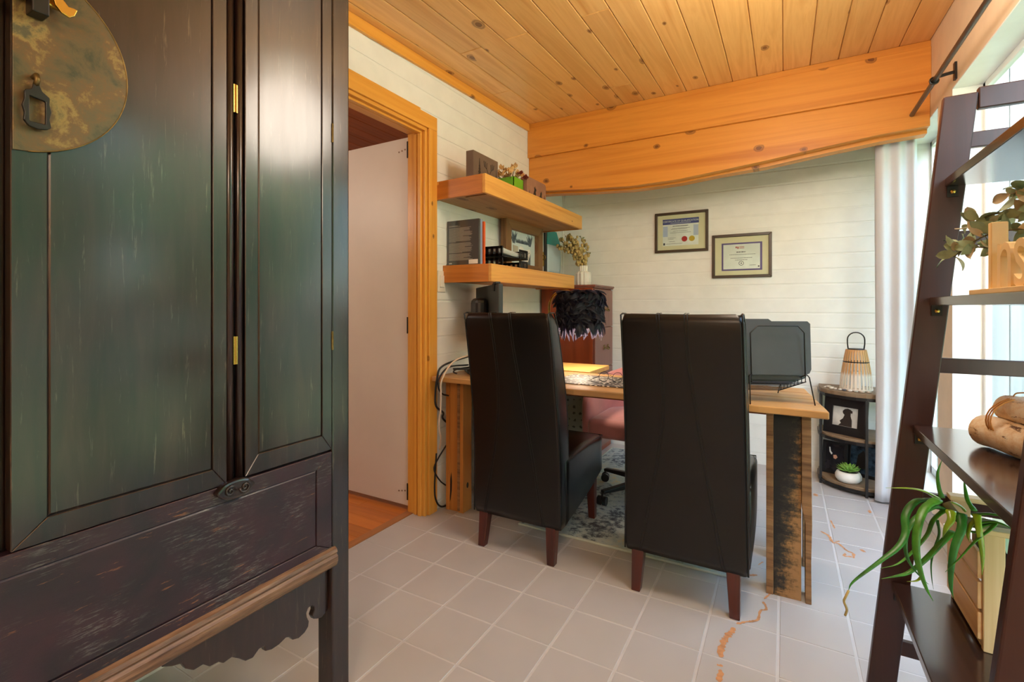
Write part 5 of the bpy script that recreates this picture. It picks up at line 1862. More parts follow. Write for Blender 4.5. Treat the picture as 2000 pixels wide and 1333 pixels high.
# ================================================================== CERTIFICATES
def certificate(x0, x1, z0, z1, label, which):
    t = thing('certificate', ((x0 + x1) / 2, WB, z0), label, 'certificate', 'framed certificates on the back wall')
    yb, yf = WB - 0.0005, WB - 0.020
    w = 0.020
    for q in ([(x0, z0), (x0 + w, z0 + w), (x0 + w, z1 - w), (x0, z1)], [(x1, z0), (x1 - w, z0 + w), (x1 - w, z1 - w), (x1, z1)],
              [(x0, z1), (x0 + w, z1 - w), (x1 - w, z1 - w), (x1, z1)], [(x0, z0), (x0 + w, z0 + w), (x1 - w, z0 + w), (x1, z0)]):
        put('frame_side', M().prism(q, 1, yf, yb), FRAMEB, t, bevel=0.003)
    put('mat_board', M().box(x0 + w - .003, WB - 0.008, z0 + w - .003, x1 - w + .003, WB - 0.002, z1 - w + .003), MATB, t)
    W_, H_ = x1 - x0, z1 - z0
    f = WB - 0.0082

    def rc(m, a, b, c, d, dy=0.0):
        m.box(x0 + W_ * a, f - 0.0004 - dy, z0 + H_ * b, x0 + W_ * c, f - dy, z0 + H_ * d)
        return m
    UX, UY = (1, 0, 0), (0, 0, 1)

    def tx(m, s, a, b, size, dy=0.0012, al='CENTER', sx=1.0):
        add_text(m, s, size, (x0 + W_ * a, f - dy, z0 + H_ * b), UX, UY, 0, al, sx)
        return m
    if which == 1:
        put('sheet', rc(M(), 0.15, 0.17, 0.82, 0.82), PAPER, t)
        put('blue_band', rc(M(), 0.15, 0.70, 0.83, 0.835, 0.0005), NAVY, t)
        put('blue_stripes', rc(rc(M(), 0.155, 0.40, 0.245, 0.66, 0.0005), 0.73, 0.40, 0.82, 0.66, 0.0005), LBLUE, t)
        m = M()
        tx(m, 'CERTIFICATE OF QUALIFICATION', 0.49, 0.755, 0.0195, sx=0.88)
        for k in range(16):
            rc(m, 0.30 + k * 0.024, 0.725, 0.318 + k * 0.024, 0.735, 0.001)
        put('white_lettering', m, PAPER, t)
        m = M()
        for (a, b, c) in ((0.34, 0.645, 0.63), (0.33, 0.595, 0.66), (0.31, 0.575, 0.62), (0.35, 0.525, 0.62), (0.29, 0.485, 0.68), (0.25, 0.36, 0.40), (0.25, 0.33, 0.36), (0.27, 0.27, 0.38), (0.21, 0.215, 0.52)):
            x_ = a
            while x_ < c:
                ww = 0.012 + 0.02 * rb.random()
                rc(m, x_, b, min(c, x_ + ww), b + (0.018 if b > 0.6 else 0.008), 0.001)
                x_ += ww + 0.006
        rc(m, 0.16, 0.19, 0.195, 0.245, 0.001)
        put('small_print', m, INK, t, kind='stuff')
        for (a, mm, nm) in ((0.563, RED, 'red_seal'), (0.70, GOLD, 'gold_seal')):
            m = M()
            cx_, cz_ = x0 + W_ * a, z0 + H_ * 0.325
            m.rings([[(cx_ + (0.0205 + 0.001 * (j % 2)) * math.cos(j * PI / 20), y_, cz_ + (0.0205 + 0.001 * (j % 2)) * math.sin(j * PI / 20)) for j in range(40)] for y_ in (f - 0.002, f)])
            put(nm, m, mm, t)
    else:
        put('sheet', rc(M(), 0.165, 0.165, 0.845, 0.80), PURPLE, t)
        put('inner_sheet', rc(M(), 0.195, 0.20, 0.81, 0.765, 0.0005), PAPER, t)
        m = M()
        rc(rc(m, 0.405, 0.675, 0.425, 0.715, 0.001), 0.435, 0.66, 0.455, 0.71, 0.001)
        for b in (0.705, 0.685, 0.665):
            rc(m, 0.465, b, 0.55, b + 0.008, 0.001)
        put('red_logo', m, RED, t)
        m = M()
        for (a, b, c) in ((0.42, 0.575, 0.57), (0.30, 0.525, 0.74), (0.32, 0.445, 0.68), (0.40, 0.40, 0.60), (0.64, 0.275, 0.74)):
            x_ = a
            while x_ < c:
                ww = 0.012 + 0.02 * rb.random()
                rc(m, x_, b, min(c, x_ + ww), b + (0.022 if b > 0.55 else 0.010), 0.001)
                x_ += ww + 0.006
        rc(m, 0.775, 0.235, 0.80, 0.265, 0.001)
        put('small_print', m, INK, t, kind='stuff')
        m = M()
        cx_, cz_ = x0 + W_ * 0.50, z0 + H_ * 0.33
        m.tube([(cx_ + 0.015 * math.cos(j * PI / 12), f - 0.001, cz_ + 0.015 * math.sin(j * PI / 12)) for j in range(24)], 0.0018, 6, closed=True)
        m.box(cx_ - 0.004, f - 0.001, cz_ - 0.004, cx_ + 0.004, f, cz_ + 0.004)
        put('round_seal', m, INK, t)
    put('glass', M().box(x0 + w, WB - 0.0135, z0 + w, x1 - w, WB - 0.012, z1 - w), GLASS, t)


certificate(-0.884, -0.493, 1.540, 1.850, 'framed certificate with a navy title band and red and gold seals, higher one', 1)
certificate(-0.467, -0.076, 1.332, 1.650, 'framed certificate with a purple border, lower and nearer the window', 2)

# ================================================================== HALF-MOON SIDE TABLE
hm = thing('half_moon_table', (0.40, 3.70, 0), 'small half-moon three-tier side table with black metal frame in the right corner', 'table')
outl = [(0.198, 3.845), (0.194, 3.72), (0.200, 3.655), (0.225, 3.60), (0.265, 3.555), (0.32, 3.515), (0.37, 3.495), (0.42, 3.486), (0.47, 3.492), (0.52, 3.515), (0.56, 3.55), (0.585, 3.60), (0.595, 3.66), (0.598, 3.72), (0.598, 3.845)]


def scale_out(s):
    return [(0.396 + (p[0] - 0.396) * s, 3.845 + (p[1] - 3.845) * s) for p in outl]


for (a, b) in ((0.570, 0.606), (0.305, 0.330), (0.022, 0.050)):
    sh = put('shelf', M().prism(scale_out(0.985), 2, a, b), GREYW, hm, bevel=0.003)
    so = scale_out(1.0)
    put('band', M().rings([[(p[0], p[1], a - 0.006), (p[0], p[1], a + 0.012), (0.396 + (p[0] - 0.396) * 1.02, 3.845 + (p[1] - 3.845) * 1.02, a + 0.012), (0.396 + (p[0] - 0.396) * 1.02, 3.845 + (p[1] - 3.845) * 1.02, a - 0.006)] for p in so]), BLACKM, hm)
for (x, y) in ((0.201, 3.645), (0.420, 3.481), (0.592, 3.64), (0.215, 3.838), (0.34, 3.838), (0.58, 3.838)):
    put('leg', M().box(x - 0.007, y - 0.006, 0, x + 0.007, y + 0.006, 0.572), BLACKM, hm, bevel=0.001)
# lantern
ln = thing('lantern', (0.387, 3.655, 0.606), 'bamboo slat lantern dipped white below, with a black loop handle, on the half-moon table', 'lantern')
lc = (0.387, 3.655, 0.606)


def lr(t):
    return 0.083 - 0.031 * t ** 1.5


put('bottom_ring', M().lathe([(0.078, 0.004), (0.086, 0.004), (0.086, 0.014), (0.078, 0.014)], lc, 32), BAMBOO, ln, smooth=False)
put('top_ring', M().lathe([(0.030, 0.240), (0.0535, 0.240), (0.0535, 0.250), (0.030, 0.250)], lc, 32), BAMBOO, ln)
put('metal_top', M().lathe([(0.030, 0.250), (0.046, 0.250), (0.042, 0.256), (0.030, 0.256)], lc, 32), BLACKM, ln)
sl0 = None
for k in range(26):
    a = 2 * PI * k / 26
    rad = Vector((math.cos(a), math.sin(a), 0))
    tn = Vector((-math.sin(a), math.cos(a), 0))
    rings = []
    for i in range(7):
        t = i / 6
        c = Vector(lc) + rad * lr(t) + Vector((0, 0, 0.006 + 0.242 * t))
        w_ = 0.0052
        rings.append([c - tn * w_, c + tn * w_, c + tn * w_ + rad * 0.0022, c - tn * w_ + rad * 0.0022])
    put('slat', M().rings(rings), BAMBOO, ln)
put('candle', M().lathe([(0.028, 0), (0.028, 0.10), (0.024, 0.103), (0.002, 0.10)], (lc[0], lc[1], lc[2] + 0.012), 20), PAPER, ln, smooth=False)
put('mid_ring', M().lathe([(0.064, 0.170), (0.068, 0.170), (0.068, 0.178), (0.064, 0.178)], lc, 28), BLACKM, ln)
hp = [(lc[0] - 0.040, lc[1], lc[2] + 0.252), (lc[0] - 0.044, lc[1], lc[2] + 0.285)]
for k in range(11):
    a = PI - PI * k / 10
    hp.append((lc[0] + 0.044 * math.cos(a), lc[1], lc[2] + 0.312 + 0.044 * math.sin(a)))
hp += [(lc[0] + 0.044, lc[1], lc[2] + 0.285), (lc[0] + 0.040, lc[1], lc[2] + 0.252)]
put('handle', M().tube(hp, 0.0036, 8), BLACKM, ln, smooth=True)
rb = random.Random(8)
pbs = [(0.245, 3.66, 1.5), (0.262, 3.63, 1.3), (0.275, 3.60, .9), (0.255, 3.61, 1.2), (0.235, 3.69, .8), (0.298, 3.582, 1.1), (0.318, 3.565, 1.2), (0.345, 3.548, 1.3), (0.375, 3.545, 1.1), (0.405, 3.535, 1.3), (0.44, 3.55, 1.2), (0.225, 3.66, .8), (0.28, 3.635, .8)]
for i, (x, y, s) in enumerate(pbs):
    o = put('pebble', M().ball((x, y, 0.606 + 0.0055 * s), 0.009, 9, 6, (s * 1.15, s * 0.85, 0.62 * s)), STONED if i == 6 else STONE, smooth=True)
    if i == 6:
        tag(o, 'dark grey pebble beside the foot of the bamboo lantern', 'pebble')
    elif x < 0.29:
        tag(o, 'pale beach pebble in the cluster left of the bamboo lantern', 'pebble', 'pale pebbles left of the lantern')
    else:
        tag(o, 'pale beach pebble in the row along the front of the bamboo lantern', 'pebble', 'pale pebbles in front of the lantern')


def lean_frame(name, bl, br, h, lean, zb, label, border, mat_f, mat_p):
    bl = Vector((bl[0], bl[1], zb))
    br = Vector((br[0], br[1], zb))
    ux_ = (br - bl).normalized()
    nn = Vector((-ux_.y, ux_.x, 0))
    up = (Vector((0, 0, 1)) * math.cos(lean) + nn * math.sin(lean)).normalized()
    t = thing(name, (bl + br) / 2, label, 'photo frame')
    W_ = (br - bl).length
    nf = ux_.cross(up)    # faces the room

    def Q(a, b, d):
        return bl + ux_ * a + up * b + nf * d
    for q in ([(0, 0), (border, border), (border, h - border), (0, h)], [(W_, 0), (W_ - border, border), (W_ - border, h - border), (W_, h)],
              [(0, h), (border, h - border), (W_ - border, h - border), (W_, h)], [(0, 0), (border, border), (W_ - border, border), (W_, 0)]):
        m = M()
        m.add([Q(a, b, 0) for a, b in q] + [Q(a, b, 0.012) for a, b in q], [(0, 3, 2, 1), (4, 5, 6, 7), (0, 1, 5, 4), (1, 2, 6, 5), (2, 3, 7, 6), (3, 0, 4, 7)])
        put('frame_side', m, mat_f, t, bevel=0.001, seg=1)
    m = M()
    q = [(border, border), (W_ - border, border), (W_ - border, h - border), (border, h - border)]
    m.add([Q(a, b, 0.001) for a, b in q] + [Q(a, b, 0.006) for a, b in q], [(0, 3, 2, 1), (4, 5, 6, 7), (0, 1, 5, 4), (1, 2, 6, 5), (2, 3, 7, 6), (3, 0, 4, 7)])
    put('photo', m, mat_p, t)
    return t, Q, W_


def flat_shape(Q, pts, d, name, mat_, parent):
    m = M()
    n = len(pts)
    m.add([Q(a, b, d) for a, b in pts] + [Q(a, b, d + 0.0005) for a, b in pts], [tuple(range(n))[::-1], tuple(range(n, 2 * n))] + [(i, (i + 1) % n, n + (i + 1) % n, n + i) for i in range(n)])
    return put(name, m, mat_, parent)


t, Q, W_ = lean_frame('photo_frame', (0.219, 3.665), (0.428, 3.535), 0.222, 0.12, 0.330, 'wide black frame with a puppy photo on the middle tier of the half-moon table', 0.052, BLACK, PHOTO)
dog = [(0.085, 0.053), (0.100, 0.070), (0.092, 0.082), (0.110, 0.100), (0.118, 0.122), (0.108, 0.132), (0.106, 0.145), (0.118, 0.158), (0.135, 0.163), (0.150, 0.158), (0.162, 0.150), (0.160, 0.136), (0.152, 0.138), (0.152, 0.120), (0.160, 0.095), (0.162, 0.053)]
dog = [(a * W_ / 0.245, b) for a, b in dog]
flat_shape(Q, dog, 0.006, 'puppy_picture', SILH, t)
t, Q, W_ = lean_frame('photo_frame', (0.216, 3.735), (0.345, 3.685), 0.205, 0.10, 0.050, 'small black photo frame with a tiny couple, left of two behind the succulent', 0.018, BLACK, PHOTOD)
flat_shape(Q, [(0.036, 0.165), (0.042, 0.165), (0.046, 0.14), (0.056, 0.128), (0.050, 0.118), (0.038, 0.135)], 0.006, 'light_figure', PAPER, t)
flat_shape(Q, [(0.060, 0.118), (0.076, 0.122), (0.084, 0.108), (0.074, 0.094), (0.062, 0.098)], 0.006, 'light_figure', SKIN, t)
t, Q, W_ = lean_frame('photo_frame', (0.350, 3.765), (0.545, 3.665), 0.22, 0.10, 0.050, 'larger black photo frame with a bluish picture, right of two behind the succulent', 0.02, BLACK, PHOTOB)
flat_shape(Q, [(0.05, 0.05), (0.12, 0.05), (0.115, 0.13), (0.09, 0.165), (0.06, 0.13)], 0.006, 'dark_shrub', SILH, t)
# succulent
sx_, sy_ = 0.341, 3.585
bw = thing('bowl', (sx_, sy_, 0.050), 'low white round ceramic bowl on the bottom tier of the half-moon table', 'bowl')
put('bowl', M().lathe([(0.030, 0.0), (0.055, 0.004), (0.068, 0.022), (0.069, 0.040), (0.060, 0.060), (0.052, 0.066), (0.050, 0.060), (0.048, 0.056)], (sx_, sy_, 0.050), 32), CERAM, bw, smooth=True)
put('soil', M().lathe([(0.050, 0.056), (0.001, 0.062)], (sx_, sy_, 0.050), 20), SOIL, bw)
su = thing('succulent', (sx_, sy_, 0.108), 'pale green rosette succulent growing in the white bowl', 'succulent')
for ring_, (nl, L_, el) in enumerate(((13, 0.066, 0.22), (12, 0.062, 0.45), (10, 0.054, 0.72), (8, 0.044, 0.98), (5, 0.032, 1.25))):
    for k in range(nl):
        a = 2 * PI * (k + 0.5 * (ring_ % 2)) / nl + rb.uniform(-.08, .08)
        e = el + rb.uniform(-.08, .08)
        d = Vector((math.cos(a) * math.cos(e), math.sin(a) * math.cos(e), math.sin(e)))
        tn = Vector((-math.sin(a), math.cos(a), 0))
        n_ = d.cross(tn)
        rings = []
        for i in range(6):
            t_ = i / 5
            c = Vector((sx_, sy_, 0.112)) + d * L_ * t_ + Vector((0, 0, 0.010 * t_ * t_))
            ww = 0.0125 * math.sin(PI * (0.12 + 0.80 * t_)) * (0.25 if i == 5 else 1)
            rings.append([c - tn * ww, c - n_ * ww * 0.35, c + tn * ww, c + n_ * ww * 0.35])
        put('leaf', M().rings(rings), SUCC, su, smooth=True)

# ================================================================== CURTAIN AND RODS
cu = thing('curtain', (0.54, 3.42, 0.0), 'white fabric curtain panel hanging bunched in the far right corner by the window', 'curtain')
path = spline([(0.650, 3.452, 0), (0.625, 3.408, 0), (0.595, 3.430, 0), (0.560, 3.402, 0), (0.522, 3.424, 0), (0.490, 3.412, 0), (0.462, 3.440, 0), (0.470, 3.472, 0), (0.51, 3.466, 0), (0.55, 3.478, 0), (0.60, 3.468, 0), (0.64, 3.480, 0)], 9)


def cur(u, v):
    i = min(len(path) - 1, int(u * (len(path) - 1) + 0.5))
    p = path[i]
    zz = 0.012 + 2.125 * v
    k = 1.0 - 0.35 * (1 - v) ** 0.7
    # slightly slack: pulled in toward the corner low down
    yy_ = 3.435 + (p.y - 3.435) * (0.55 + 0.45 * abs(math.sin(v * 2.2 + 0.3)))
    xx = 0.655 - (0.655 - p.x) * (1.0 + 0.03 * math.sin(v * 5 + u * 6) + 0.05 * (1 - v))
    if xx > 0.640:
        xx = 0.640
    return (xx, yy_ + 0.006 * math.sin(v * 7 + u * 9), zz)


put('cloth', M().grid(cur, len(path) - 1, 36), SHEET, cu, smooth=True, solid=0.0015, recalc=False)
gr = M().tube([(0.556 + 0.022 * math.cos(a * PI / 12), 3.405 - 0.012, 2.085 + 0.022 * math.sin(a * PI / 12)) for a in range(24)], 0.0055, 8, closed=True)
gr.rings([[(0.556 + 0.016 * math.cos(a * PI / 10), y_, 2.085 + 0.016 * math.sin(a * PI / 10)) for a in range(20)] for y_ in (3.39, 3.40)])
put('grommet', gr, BLACKM, cu, smooth=True)
rd = thing('curtain_rod', (0.556, 3.6, 2.085), 'short dark curtain rod behind the beam that carries the white curtain', 'curtain rod')
put('rod', M().tube([(0.556, 3.362, 2.105), (0.556, 3.855, 2.105)], 0.010, 12), IRON, rd, smooth=True)
put('bracket', M().box(0.60, 3.385, 2.075, 0.654, 3.40, 2.095).box(0.646, 3.38, 2.06, 0.655, 3.405, 2.115).box(0.560, 3.385, 2.082, 0.61, 3.40, 2.092), BLACKM, rd, bevel=0.002)
rd = thing('curtain_rod', (0.58, 1.2, 2.125), 'long dark metal curtain rod running along the top of the window wall to the beam', 'curtain rod')
put('rod', M().tube([(0.58, -0.4, 2.128), (0.58, 3.221, 2.124)], 0.0105, 14), IRON, rd, smooth=True)
for yb in (2.79, 0.2):
    m = M().tube([(0.652, yb, 2.150), (0.62, yb, 2.146), (0.585, yb, 2.140)], 0.0075, 8)
    m.tube([(0.58 + 0.0145 * math.cos(a * PI / 8), yb, 2.127 + 0.0145 * math.sin(a * PI / 8)) for a in range(16)], 0.0042, 8, closed=True)
    m.box(0.646, yb - 0.012, 2.115, 0.6545, yb + 0.012, 2.19)
    put('bracket', m, BLACKM, rd, smooth=False)

# ================================================================== LADDER SHELF
LY0, LY1 = 0.925, 1.70     # outer faces of near and far side frames


def lxz(zz):
    return 0.198 + 0.1705 * zz / 1.678


ld = thing('ladder_shelf', (0.42, 1.31, 0), 'dark espresso wooden leaning ladder shelf unit against the window wall', 'shelf')
LT = 0.022
for (a, b) in ((LY1 - LT, LY1), (LY0, LY0 + LT)):
    w_ = 0.064
    z1 = 1.678
    put('front_leg', M().prism([(lxz(0), 0), (lxz(0) + w_, 0), (lxz(z1) + w_, z1 - 0.055), (lxz(z1) + w_ + 0.005, z1), (lxz(z1), z1)], 1, a, b), ESPR, ld, bevel=0.003)
    put('back_leg', M().box(0.605, a, 0, 0.650, b, 1.70), ESPR, ld, bevel=0.003)
    put('top_bar', M().box(lxz(1.678) + w_ + 0.005, a + 0.001, 1.634, 0.605, b - 0.001, 1.690), ESPR, ld, bevel=0.003)
    for zz in (1.556, 1.300, 0.964, 0.598, 0.180):
        put('rung', M().box(lxz(zz) + w_ - 0.008, a + 0.003, zz - 0.020, 0.605, b - 0.003, zz + 0.020), ESPR, ld, bevel=0.002)
SH = (1.460, 1.146, 0.800, 0.362)
for zz in SH:
    x0 = lxz(zz) + 0.024
    put('shelf', M().box(x0, LY0 + LT + 0.001, zz - 0.022, 0.625, LY1 - LT - 0.001, zz), ESPRY, ld, bevel=0.002)
    for y in (LY1 - LT, LY0 + LT):
        s = -1 if y > 1.3 else 1
        yo = y + s * 0.001
        m = M().box(x0 + 0.004, min(yo, yo + s * 0.004), zz - 0.050, x0 + 0.026, max(yo, yo + s * 0.004), zz - 0.0225)
        bk_ = put('shelf_cleat', m, BLACKM, ld)
        put('bolt', M().ball((x0 + 0.015, yo + s * 0.006, zz - 0.037), 0.006, 10, 6, (1, 0.6, 1)), BRASS, bk_, smooth=True)

# ---- letters on the second shelf
ZS = 1.146
sg = thing('letter_sign', (0.37, 1.22, ZS), 'freestanding pale wooden word sign of cut-out letters on the second ladder shelf', 'sign')
put('base', M().box(0.345, 0.98, ZS, 0.395, 1.385, ZS + 0.010), SIGNW, sg, bevel=0.001)


def letter(body, y, size, h=1.0):
    m = M()
    vs, fs = text_mesh(body, size, 0.014, 'LEFT')
    vs2 = [Vector((0.370 - v.z, y - v.x * 0.92, ZS + 0.010 + v.y * h)) for v in vs]
    m.add(vs2, fs)
    return put('letter', m, SIGNW, sg)


put('letter', M().box(0.356, 1.298, ZS + 0.010, 0.382, 1.314, ZS + 0.142), SIGNW, sg, bevel=0.002)
letter('n', 1.276, 0.185)
letter('s', 1.196, 0.185)
letter('p', 1.115, 0.185)

# ---- olive foliage behind the letters
ev = thing('olive_spray', (0.47, 1.33, ZS), 'artificial olive leaf spray in a small pot behind the letter sign', 'plant')
put('pot', M().lathe([(0.030, 0), (0.038, 0.01), (0.040, 0.07), (0.036, 0.07), (0.034, 0.06)], (0.47, 1.30, ZS), 20), CERAM, ev, smooth=True)
rb = random.Random(14)
stems = [[(0.47, 1.30, 1.20), (0.44, 1.34, 1.27), (0.38, 1.40, 1.275), (0.335, 1.45, 1.235)], [(0.47, 1.30, 1.20), (0.44, 1.35, 1.30), (0.40, 1.40, 1.32), (0.36, 1.44, 1.305)],
         [(0.47, 1.30, 1.20), (0.45, 1.33, 1.30), (0.43, 1.36, 1.35), (0.41, 1.38, 1.355)], [(0.47, 1.30, 1.20), (0.48, 1.29, 1.30), (0.47, 1.28, 1.36), (0.455, 1.27, 1.365)],
         [(0.47, 1.30, 1.20), (0.48, 1.24, 1.28), (0.47, 1.18, 1.32)], [(0.47, 1.30, 1.20), (0.43, 1.36, 1.24), (0.38, 1.42, 1.25), (0.345, 1.46, 1.26)], [(0.47, 1.30, 1.20), (0.45, 1.32, 1.28), (0.43, 1.33, 1.33)]]
for st_ in stems:
    pts = spline(st_, 6)
    s_ = put('stem', M().tube(pts, 0.0018, 5), STEM, ev, smooth=True)
    for k, p in enumerate(pts[4:]):
        for q in range(2 if k % 2 == 0 else 1):
            a = Vector((rb.uniform(-1, .5), rb.uniform(-.6, 1), rb.uniform(-.7, .8))).normalized()
            b = a.cross(Vector((rb.uniform(-1, 1), rb.uniform(-1, 1), rb.uniform(-.3, .3)))).normalized()
            n_ = a.cross(b)
            L_ = rb.uniform(0.030, 0.046)
            vs = []
            for i in range(7):
                t_ = i / 6
                ww = 0.0105 * math.sin(PI * t_) ** 0.8
                c = p + a * L_ * t_ + n_ * (0.006 * math.sin(PI * t_))
                vs += [c - b * ww + n_ * 0.002, c, c + b * ww + n_ * 0.002]
            fs = []
            for i in range(6):
                b_ = i * 3
                fs += [(b_, b_ + 1, b_ + 4, b_ + 3), (b_ + 1, b_ + 2, b_ + 5, b_ + 4)]
            put('leaf', M().add(vs, fs), EUC if rb.random() < 0.6 else EUC2, s_, smooth=True, recalc=False)

# ---- birch logs on the third shelf
Z3 = 0.800


def log(p0, p1, r_, label):
    p0, p1 = Vector(p0), Vector(p1)
    n = 9
    pts = [p0.lerp(p1, i / n) + Vector((0, 0, 0.002 * math.sin(i * 1.7))) for i in range(n + 1)]
    t = thing('birch_log', (p0 + p1) / 2 - Vector((0, 0, r_)), label, 'log', 'tied birch logs on the ladder shelf')
    rs = [r_ * (1 + 0.015 * math.sin(i * 2.3)) for i in range(n + 1)]
    pts = [p0 - (p1 - p0).normalized() * 0.004] + pts
    rs = [r_ * 0.93] + rs
    put('bark', M().tube(pts, rs, 18), BIRCH, t, smooth=True)
    d = (p1 - p0).normalized()
    put('cut_end', M().tube([p0 - d * 0.0055, p0 - d * 0.0035], [r_ * 0.86, r_ * 0.88], 18), SAWN, t)
    return t


d_ = Vector((0.37, -0.93, 0)).normalized()
a0 = Vector((0.402, 1.500, Z3 + 0.0365))
log(a0, a0 + d_ * 0.30, 0.035, 'lower front birch log of the tied bundle, lying on the ladder shelf')
a1 = a0 + Vector((0.072, 0.020, 0))
log(a1, a1 + d_ * 0.29, 0.033, 'rear birch log of the tied bundle, mostly hidden behind the front one')
a2 = a0 + Vector((0.033, -0.015, 0.057))
log(a2, a2 + d_ * 0.28, 0.029, 'upper birch log with a split side on top of the tied bundle')
tw = thing('twine', (0.42, 1.37, Z3), 'jute twine wound round the birch log bundle', 'twine')
cc = a0 + Vector((0.035, 0.012, 0.022)) + d_ * 0.055
sd = Vector((d_.y, -d_.x, 0)) * -1
for k in range(3):
    pts = []
    for j in range(28):
        a = 2 * PI * j / 28
        pts.append(cc + d_ * (0.006 * (k - 1)) + sd * (0.074 * math.cos(a)) + Vector((0, 0, 0.012 + (0.052 if math.sin(a) > 0 else 0.050) * math.sin(a) * (1 if abs(math.cos(a)) < .75 else 1))))
    for p in pts:
        p.z = max(p.z, Z3 + 0.0035)
    put('wind', M().tube(pts, 0.0017, 6, closed=True), TWINE, tw, smooth=True)
kn = cc + Vector((-0.02, 0.0, 0.066))
put('bow_end', M().tube(spline([kn, kn + Vector((0.01, 0.01, 0.006)), kn + Vector((0.03, -0.02, 0.012)), kn + Vector((0.045, -0.04, 0.010))], 5), 0.0015, 6), TWINE, tw, smooth=True)
oc_ = put('orange_cord', M().tube(spline([(0.372, 1.118, Z3 + 0.004), (0.380, 1.112, Z3 + 0.016), (0.395, 1.100, Z3 + 0.020), (0.41, 1.08, Z3 + 0.012), (0.43, 1.04, Z3 + 0.006)], 6), 0.0038, 8), OCORD, smooth=True)
tag(oc_, 'short thick orange cord lying on the ladder shelf in front of the logs', 'cord')

# ---- crate and aloe on the lowest shelf
Z4 = 0.362
cr = thing('crate', (0.49, 1.59, Z4), 'small pale wooden slatted crate on the lowest ladder shelf', 'crate')
cx0, cx1, cy0, cy1, cz1 = 0.380, 0.598, 1.430, 1.668, 0.655
for (x, y) in ((cx0, cy0), (cx1 - 0.036, cy0), (cx0, cy1 - 0.014), (cx1 - 0.036, cy1 - 0.014)):
    put('post', M().box(x, y, Z4 + 0.0005, x + 0.036, y + 0.014, cz1 - 0.034), MAPLE, cr, bevel=0.002)
for (a, b) in ((0.385, 0.445), (0.452, 0.512), (0.519, 0.579)):
    put('slat', M().box(cx0 - 0.008, cy0 + 0.006, a, cx0, cy1 - 0.002, b), MAPLEY, cr, bevel=0.002)
    put('slat', M().box(cx1, cy0 + 0.006, a, cx1 + 0.008, cy1 - 0.002, b), MAPLEY, cr, bevel=0.002)
MAPLEX = wood('crate_wood_front', lin(232, 200, 146), lin(208, 166, 104), 0, 0.5, 8, knots=0.04, var=0.06)
for (a, b) in ((0.440, 0.545), (0.378, 0.425)):
    put('slat', M().box(cx0 + 0.037, cy0 + 0.015, a, cx1 - 0.037, cy0 + 0.022, b), MAPLEX, cr, bevel=0.002)
    put('slat', M().box(cx0 + 0.037, cy1 - 0.022, a, cx1 - 0.037, cy1 - 0.015, b), MAPLEX, cr, bevel=0.002)
put('top_rail', M().box(cx0 - 0.008, cy0 - 0.004, cz1 - 0.034, cx1 + 0.008, cy0 + 0.028, cz1 - 0.022), MAPLEX, cr, bevel=0.002)
put('top_rail', M().box(cx0 - 0.008, cy1 - 0.028, cz1 - 0.034, cx1 + 0.008, cy1 + 0.004, cz1 - 0.022), MAPLEX, cr, bevel=0.002)
put('crate_floor', M().box(cx0, cy0 + 0.015, Z4 + 0.006, cx1, cy1 - 0.015, Z4 + 0.014), MAPLEX, cr)
pt = thing('plant_pot', (0.47, 1.55, Z4 + 0.014), 'dark nursery pot standing inside the wooden crate', 'pot')
put('pot', M().lathe([(0.060, 0), (0.078, 0.17), (0.083, 0.17), (0.083, 0.195), (0.077, 0.195), (0.074, 0.17)], (0.484, 1.548, Z4 + 0.0145), 28), BLACK, pt, smooth=False)
put('soil', M().lathe([(0.073, 0.172), (0.001, 0.178)], (0.484, 1.548, Z4 + 0.0145), 20), SOIL, pt)
al = thing('aloe', (0.46, 1.53, 0.545), 'sprawling aloe plant with long arching green leaves spilling over the crate', 'plant')
put('stalk', M().tube(spline([(0.484, 1.548, 0.54), (0.450, 1.51, 0.60), (0.40, 1.47, 0.632), (0.363, 1.45, 0.636), (0.339, 1.45, 0.645), (0.322, 1.46, 0.668)], 5), [0.013] * 10 + [0.011] * 16, 10), STEM, al, smooth=True)
